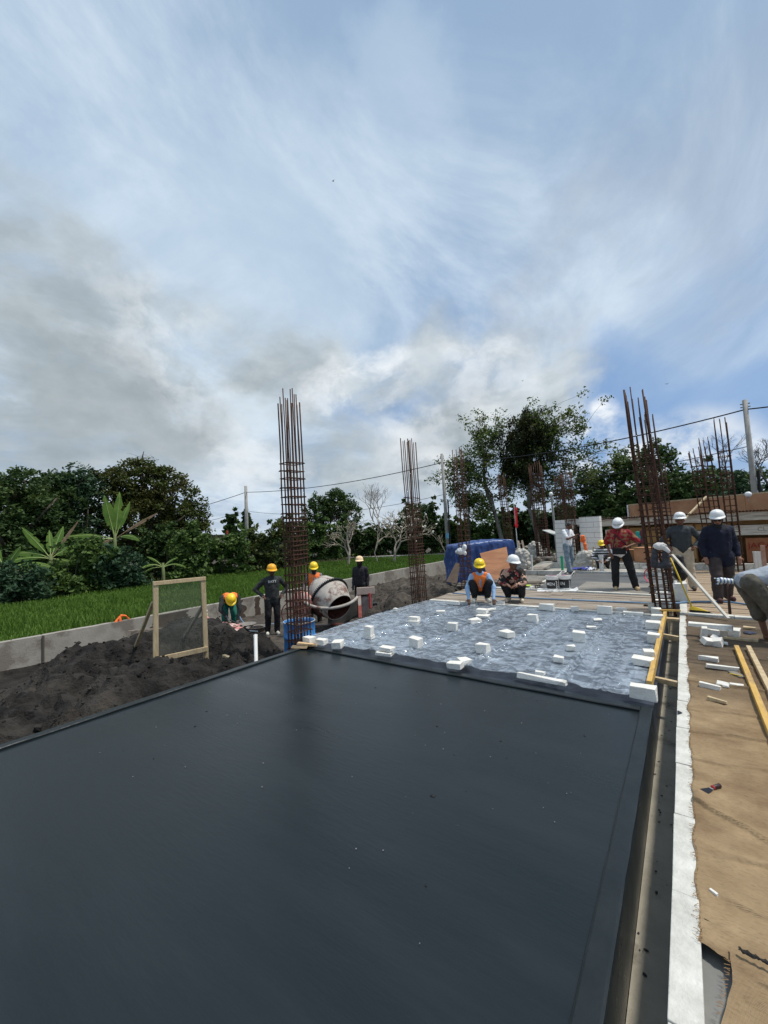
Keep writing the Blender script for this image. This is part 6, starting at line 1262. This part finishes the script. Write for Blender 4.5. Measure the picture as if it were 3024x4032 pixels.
JEAN = cloth('pale_jeans', (.16, .21, .25), (.24, .30, .34)); BLK = cloth('black_cloth', (.008, .008, .009)); CHAR = cloth('charcoal_sleeve', (.020, .023, .023)); DGREEN = cloth('green_trousers', (.006, .10, .075), (.012, .15, .11))
# 1 bending worker
p = spot(905, 2496, -.74)
person('bending worker in orange vest and green trousers with yellow helmet, digging on the soil heap', p, face_cam(p, .15),
       stand(pel=(0, -.22, .86), hil=(-.09, -.20, .84), hir=(.09, -.20, .84), chest=(0, .12, .94), neck=(0, .26, .93), head=(.02, .38, .88), shl=(-.18, .20, .94), shr=(.18, .18, .96), ell=(-.20, .30, .66), elr=(.25, .28, .68), wrl=(-.14, .34, .40), wrr=(.13, .38, .52), hndl=(.2, .4, -.9), hndr=(-.3, .5, -.6), hdir=(0, .62, -.78)),
       shirt=CHAR, sleeve=1.0, trousers=DGREEN, vest=VEST, hat=Y_HAT, gloves=cloth('grey_glove', (.12, .12, .12)), shoes=cloth('rubber_boot', (.02, .03, .03)), hair=False, loose=1.05)
m = MB(); m.tube([(.20, .44, .52), (-.20, .42, .26), (-.42, .42, .06)], .014, 7); sh = obj('shovel', m, M_black, smooth=True, tag=('black handled shovel in the hands of the bending worker', 'shovel')); sh.location = p; sh.rotation_euler[2] = face_cam(p, .15)
m = MB(); m.grid(lambda a, b: (-.40-.22*a, .34+.18*b, .07-.05*a+.03*(b-.5)**2*4), 4, 6); obj('shovel_blade', m, M_alu, sh, smooth=True)
# 2 man in black
p = spot(1076, 2499, -.80)
p2 = person('man in black long sleeved shirt and amber helmet standing with hands on hips', p, face_cam(p, .12), akimbo(hdir=(-.12, 1, -.22), anl=(-.10, -.02, .09), tol=(-.12, .13, .035), anr=(.12, -.1, .09), tor=(.14, .05, .035)), sk=SK2, shirt=CHAR, trousers=BLK, hat=O_HAT, shoes=cloth('off_white_shoe', (.5, .48, .42)), loose=1.12, hem=.06, scale=1.02)
txt_o = text('BATT', .085, M_white, p2, (.11, .142, 1.30), (PI/2, 0, PI), bold=.0008, name='shirt_print')
# 3 worker behind the mixer
p = spot(1262, 2478, -.82)+Vector((-.55, .35, 0))
person('worker in orange vest, hood and yellow helmet standing behind the concrete mixer', p, face_cam(p, .1), stand(ell=(-.24, .05, 1.12), wrl=(-.16, .26, 1.0), elr=(.27, .04, 1.10), wrr=(.25, .28, .98), hdir=(.05, 1, -.45)), sk=SK2, shirt=cloth('checked_shirt', (.28, .24, .24), (.10, .09, .10), scale=40, lo=.45, hi=.55), trousers=cloth('dark_trousers', (.03, .025, .025)), vest=VEST, hat=Y_HAT, hood=cloth('grey_hood', (.30, .27, .28), (.15, .14, .15), scale=35), mask=cloth('black_mask', (.01, .01, .01)), gloves=cloth('pale_glove', (.45, .43, .4)), shoes=BLK, scale=1.0)
# 4 masked man
p = bearing(1412, 12.6, -.80)
person('man in black with a beige cap and full face mask standing behind the mixer engine', p, face_cam(p, -.35), stand(hdir=(-.2, 1, -.1), wrr=(.20, .10, .88), wrl=(-.24, .04, .88)), sk=SK2, shirt=cloth('black_violet_shirt', (.014, .012, .017)), trousers=BLK, hat=cloth('beige_cap', (.62, .46, .28), rough=.9), cap=True, mask=BLK, hood=BLK, gloves=BLK, shoes=BLK, loose=1.05, scale=1.02)
# 5 squatting, orange vest
p = Vector((-3.72, 8.58, .05))
person('squatting man in yellow scribbled helmet, orange vest and pale blue sleeves reaching onto the sheet', p, face_cam(p, .05), squat(shl=(-.17, .12, .57), shr=(.17, .12, .57), ell=(-.27, .26, .34), elr=(.29, .24, .34), wrl=(-.24, .42, .10), wrr=(.27, .36, .10), hndl=(0, .6, -.4), hndr=(0, .6, -.4)), sk=SK2, shirt=cloth('pale_blue_sleeve', (.22, .34, .52), (.30, .44, .62)), trousers=BLK, tlen=.9, vest=VEST, hat=Y_HAT, hatmark=M_ink, shoes=cloth('cream_shoe', (.5, .47, .4)), hair=True, scale=1.0)
# 6 squatting, batik shirt
p = Vector((-3.10, 9.02, .02))
BATIK = mat('patterned_shirt', (.014, .010, .009), (.50, .30, .22), scale=11, rough=.85, lo=.52, hi=.56, c3=(.25, .03, .03), s3=7, lo3=.60, hi3=.63, detail=2)
person('squatting man in patterned shirt and white helmet looking to the right', p, face_cam(p, -.15), squat(head=(-.03, .18, .79), hdir=(-.72, .8, -.25), wrl=(-.10, .40, .38), wrr=(.12, .36, .40), ell=(-.24, .26, .42), elr=(.25, .24, .42), neck=(0, .12, .66), chest=(0, .05, .52), shl=(-.18, .08, .62), shr=(.18, .08, .62)), sk=SK1, shirt=BATIK, trousers=BLK, tlen=.9, hat=W_HAT, shoes=cloth('beige_shoe', (.5, .42, .32)), loose=1.08, scale=1.05)
# 7 man in white
p = spot(2243, 2258, .03)
p7 = person('young man in white t-shirt and pale jeans looking down at his phone', p, face_cam(p, .95), stand(head=(0, .09, 1.53), hdir=(0, .75, -.66), neck=(0, .03, 1.41), ell=(-.20, .12, 1.12), elr=(.20, .14, 1.12), wrl=(-.07, .34, 1.22), wrr=(.06, .34, 1.22), hndl=(.4, .7, .5), hndr=(-.4, .7, .5), anl=(-.11, -.1, .09), tol=(-.14, .05, .035), anr=(.1, .1, .09), tor=(.13, .25, .035)), sk=SK1, shirt=cloth('white_tshirt', (.72, .73, .75), (.78, .79, .8)), sleeve=.36, trousers=JEAN, shoes=cloth('dark_boot', (.05, .04, .035)), loose=1.05, scale=1.04)
m = MB(); m.box((0, 0, 0), (.075, .012, .15)); o = obj('mobile_phone', m, M_black, bevel=.004, tag=('dark mobile phone held by the man in white', 'phone')); o.location = p+Matrix.Rotation(face_cam(p, .95), 3, 'Z') @ Vector((0, .44, 1.30)); o.rotation_euler = (-.7, 0, face_cam(p, .95))
# 8 striped shirt
p = Vector((-2.36, 16.15, .10))
def stripes():
    M = bpy.data.materials.new('striped_shirt'); M.use_nodes = True; nt = M.node_tree; b = nt.nodes['Principled BSDF']; tc = nt.nodes.new('ShaderNodeTexCoord'); w = nt.nodes.new('ShaderNodeTexWave'); w.bands_direction = 'Z'; w.inputs['Scale'].default_value = 3.6; r = nt.nodes.new('ShaderNodeValToRGB'); r.color_ramp.interpolation = 'CONSTANT'; r.color_ramp.elements[0].color = (.012, .012, .014, 1); r.color_ramp.elements[1].color = (.68, .68, .68, 1); r.color_ramp.elements[1].position = .5
    nt.links.new(tc.outputs['Object'], w.inputs[0]); nt.links.new(w.outputs[1], r.inputs[0]); nt.links.new(r.outputs[0], b.inputs['Base Color']); b.inputs['Roughness'].default_value = .85; return M
person('seated worker in black and white striped shirt and yellow helmet behind the white pipes', p, face_cam(p, 0), squat(pel=(0, -.15, .20), head=(0, .12, .80), neck=(0, .06, .68), chest=(0, 0, .54), shl=(-.19, .03, .63), shr=(.19, .03, .63), elr=(.30, .2, .42), ell=(-.30, .2, .42), wrl=(-.12, .38, .30), wrr=(.12, .38, .30)), sk=SK1, shirt=stripes(), trousers=cloth('dark_brown_trousers', (.04, .033, .03)), hat=Y_HAT, shoes=BLK, loose=1.12)
# 9 red shirt
p = Vector((-1.30, 11.62, .005))
RED = mat('red_gold_shirt', (.22, .008, .016), (.30, .018, .028), scale=6, rough=.85, c3=(.26, .14, .07), s3=13, lo3=.53, hi3=.58, bump=.4, bscale=18, detail=3)
p9 = person('man in red and gold patterned shirt, white helmet and black trousers looking down', p, face_cam(p, .1), stand(head=(0, .08, 1.53), hdir=(.25, .8, -.62), elr=(.28, -.08, 1.10), wrr=(.21, .06, .88), ell=(-.40, .0, 1.12), wrl=(-.13, .20, 1.03), hndl=(.7, .3, 0), hil=(-.10, 0, .90), hir=(.10, 0, .90), knl=(-.19, .03, .49), anl=(-.27, -.02, .09), tol=(-.31, .13, .035), knr=(.13, .03, .49), anr=(.14, -.02, .09), tor=(.16, .14, .035)), sk=SK1, shirt=RED, sleeve=.42, trousers=BLK, shoes=cloth('tan_boot', (.42, .30, .17)), hat=W_HAT, hatmark=M_ink, under=cloth('white_undershirt', (.6, .6, .6)), shades=True, loose=1.24, hem=.0, scale=1.03, tw=1.15)
R9 = face_cam(p, .1); t = thing('shoulder_bag', 'black pouch bag worn across the body of the man in the red shirt', 'bag', p, R9); m = MB(); m.box((.04, .185, .96), (.30, .07, .16), jit=.012); obj('pouch', m, BLK, t, bevel=.02); m = MB(); m.tube([(-.17, .10, 1.02), (-.10, .155, 1.16), (.06, .16, 1.32), (.12, .08, 1.43)], .012, 6); m.tube([(.16, .15, 1.02), (.13, .165, 1.2), (.10, .13, 1.36), (.10, .03, 1.44)], .011, 6); obj('strap', m, M_black, t)
# 10 man in dark shirt, khaki trousers
p = spot(2699, 2322, .02)
person('man in charcoal long sleeved shirt, khaki trousers and white helmet, hand on hip', p, face_cam(p, .12), akimbo(hdir=(.1, 1, -.12), anl=(-.15, 0, .09), anr=(.13, -.02, .09), ell=(-.38, -.08, 1.12), elr=(.36, -.02, 1.10), wrr=(.27, .16, .98), hndr=(-.4, .7, -.3)), sk=SK1, shirt=cloth('charcoal_shirt', (.030, .036, .040)), trousers=cloth('khaki', (.40, .33, .24), (.52, .44, .33)), hat=W_HAT, hatmark=M_ink, shoes=cloth('brown_dark_boot', (.05, .04, .035)), loose=1.2, scale=1.04, mask=None, tw=1.2)
# 11 woman
p = spot(2850, 2366, .02)
person('woman in black headscarf, navy shirt, sunglasses and white helmet walking on the planks', p, face_cam(p, .35), stand(hdir=(.35, .9, -.3), knl=(-.12, .0, .49), anl=(-.13, -.16, .09), tol=(-.16, .0, .035), knr=(.13, .14, .49), anr=(.12, .10, .09), tor=(.14, .27, .035), ell=(-.27, -.04, 1.08), wrl=(-.27, .06, .84), elr=(.27, -.03, 1.08), wrr=(.26, .08, .84)), sk=SK3, shirt=cloth('navy_shirt', (.003, .005, .016), (.005, .009, .028)), sleeve=.9, trousers=cloth('dark_brown_cargo', (.035, .026, .026), (.055, .042, .04)), hat=W_HAT, hijab=BLK, shades=True, shoes=cloth('maroon_boot', (.05, .02, .02)), loose=1.34, hem=.16, scale=1.03, tw=1.22)
# 12 bending man at the right edge (turned away to the right)
p = Vector((.87, 7.16, .02)); R12 = -1.25
person('man bending over at the right edge in grey shirt and rolled olive trousers, wearing sandals', p, R12,
       stand(pel=(0, -.30, .86), hil=(-.09, -.28, .84), hir=(.09, -.28, .84), chest=(0, .12, .97), neck=(0, .27, .93), head=(0, .40, .86), shl=(-.18, .20, .95), shr=(.18, .20, .95), ell=(-.2, .3, .68), elr=(.2, .3, .68), wrl=(-.1, .42, .45), wrr=(.12, .42, .45), knl=(-.13, -.13, .47), knr=(.12, -.06, .47), anl=(-.14, -.06, .09), anr=(.12, .02, .09), tol=(-.15, .12, .035), tor=(.13, .2, .035), hdir=(0, .6, -.8)),
       sk=SK1, shirt=cloth('grey_tee', (.26, .29, .33), (.32, .35, .40)), sleeve=.4, trousers=cloth('olive_trousers', (.060, .055, .042), (.11, .10, .08)), tlen=.25, hat=None, hem=.0, loose=1.08, tw=1.3, scale=.93)
Q = Matrix.Rotation(R12, 3, 'Z')
for s, (fx_, fy) in (('left', (-.145, .03)), ('right', (.125, .11))):
    m = MB(); m.box((0, 0, .008), (.10, .27, .016), jit=.004); o = obj('sandal', m, mat('brown_sandal', (.10, .06, .04)), bevel=.006, tag=('brown sandal under the %s foot of the bending man' % s, 'sandal')); o.location = p+Q @ Vector((fx_, fy, .0)); o.rotation_euler[2] = R12
    q = MB(); q.tube([(-.045, 0, .01), (0, .03, .075), (.045, 0, .01)], .006, 5); obj('strap', q, M_black, o)
t = thing('work_gloves', 'white and blue striped work gloves tucked into the back pocket of the bending man', 'gloves', p+Q @ Vector((-.06, -.40, .78)), R12); t.scale = (.85,)*3
GL = bpy.data.materials.new('striped_glove'); GL.use_nodes = True; nt = GL.node_tree; w = nt.nodes.new('ShaderNodeTexWave'); w.bands_direction = 'Y'; w.inputs['Scale'].default_value = 7; tcn = nt.nodes.new('ShaderNodeTexCoord'); rr = nt.nodes.new('ShaderNodeValToRGB'); rr.color_ramp.interpolation = 'CONSTANT'; rr.color_ramp.elements[0].color = (.62, .66, .58, 1); rr.color_ramp.elements[1].color = (.06, .13, .34, 1); rr.color_ramp.elements[1].position = .62
nt.links.new(tcn.outputs['Object'], w.inputs[0]); nt.links.new(w.outputs[1], rr.inputs[0]); nt.links.new(rr.outputs[0], nt.nodes['Principled BSDF'].inputs['Base Color'])
melt('glove', MB().cap2((0, 0, 0), (0, -.14, .02), .045, .05).cap2((0, -.14, .03), (.0, -.22, .05), .02, .012).cap2((.02, -.13, 0), (.03, -.21, .01), .018, .012).cap2((-.02, -.12, -.03), (-.01, -.2, -.04), .018, .012), GL, t, .010, 1, .006)
m = MB(); m.tube([(.05, -.07, -.02), (.05, -.07, -.12), (.05, -.07, -.40), (.05, -.07, -.42)], [.013, .012, .019, .017], 8); o = obj('hammer_handle', m, mat('dark_handle', (.04, .018, .014), rough=.4), smooth=True, tag=('dark hammer handle hanging below the gloves of the bending man', 'hammer')); o.location = t.location; o.rotation_euler[2] = R12
# the woman's carried item
t = thing('street_lamp', 'thin black post standing before the bushes behind the blue tarpaulin', 'post', bearing(1850, 30, -.3)); m = MB(); m.tube([(0, 0, -.2), (0, 0, 3.4)], .05, 8); obj('post', m, M_black, t); m = MB(); m.tube([(0, 0, 3.3), (.1, 0, 3.45)], .07, 8); obj('lamp_head', m, M_black, t)
# --- two birds high in the sky
for px, py, d, lb in ((1312, 713, 70, 'tiny dark bird high in the middle of the sky'), (2626, 1512, 60, 'tiny dark bird right of the tall right rebar column'), (2057, 1500, 70, 'tiny dark bird in the cloud above the vine covered tree')):
    q = ray(px, py)*d; m = MB(); m.ell((0, 0, 0), (.04, .14, .04)); m.add([(0, .05, 0), (.28, -.02, .10), (0, -.06, 0), (-.28, -.02, .10), (0, .05, .01), (.28, -.02, .11), (0, -.06, .01), (-.28, -.02, .11)], [(0, 2, 1), (0, 3, 2), (4, 5, 6), (4, 6, 7)]); o = obj('bird', m, M_black, tag=(lb, 'bird', 'birds in the sky')); o.location = q+Vector((0, 0, EYE))
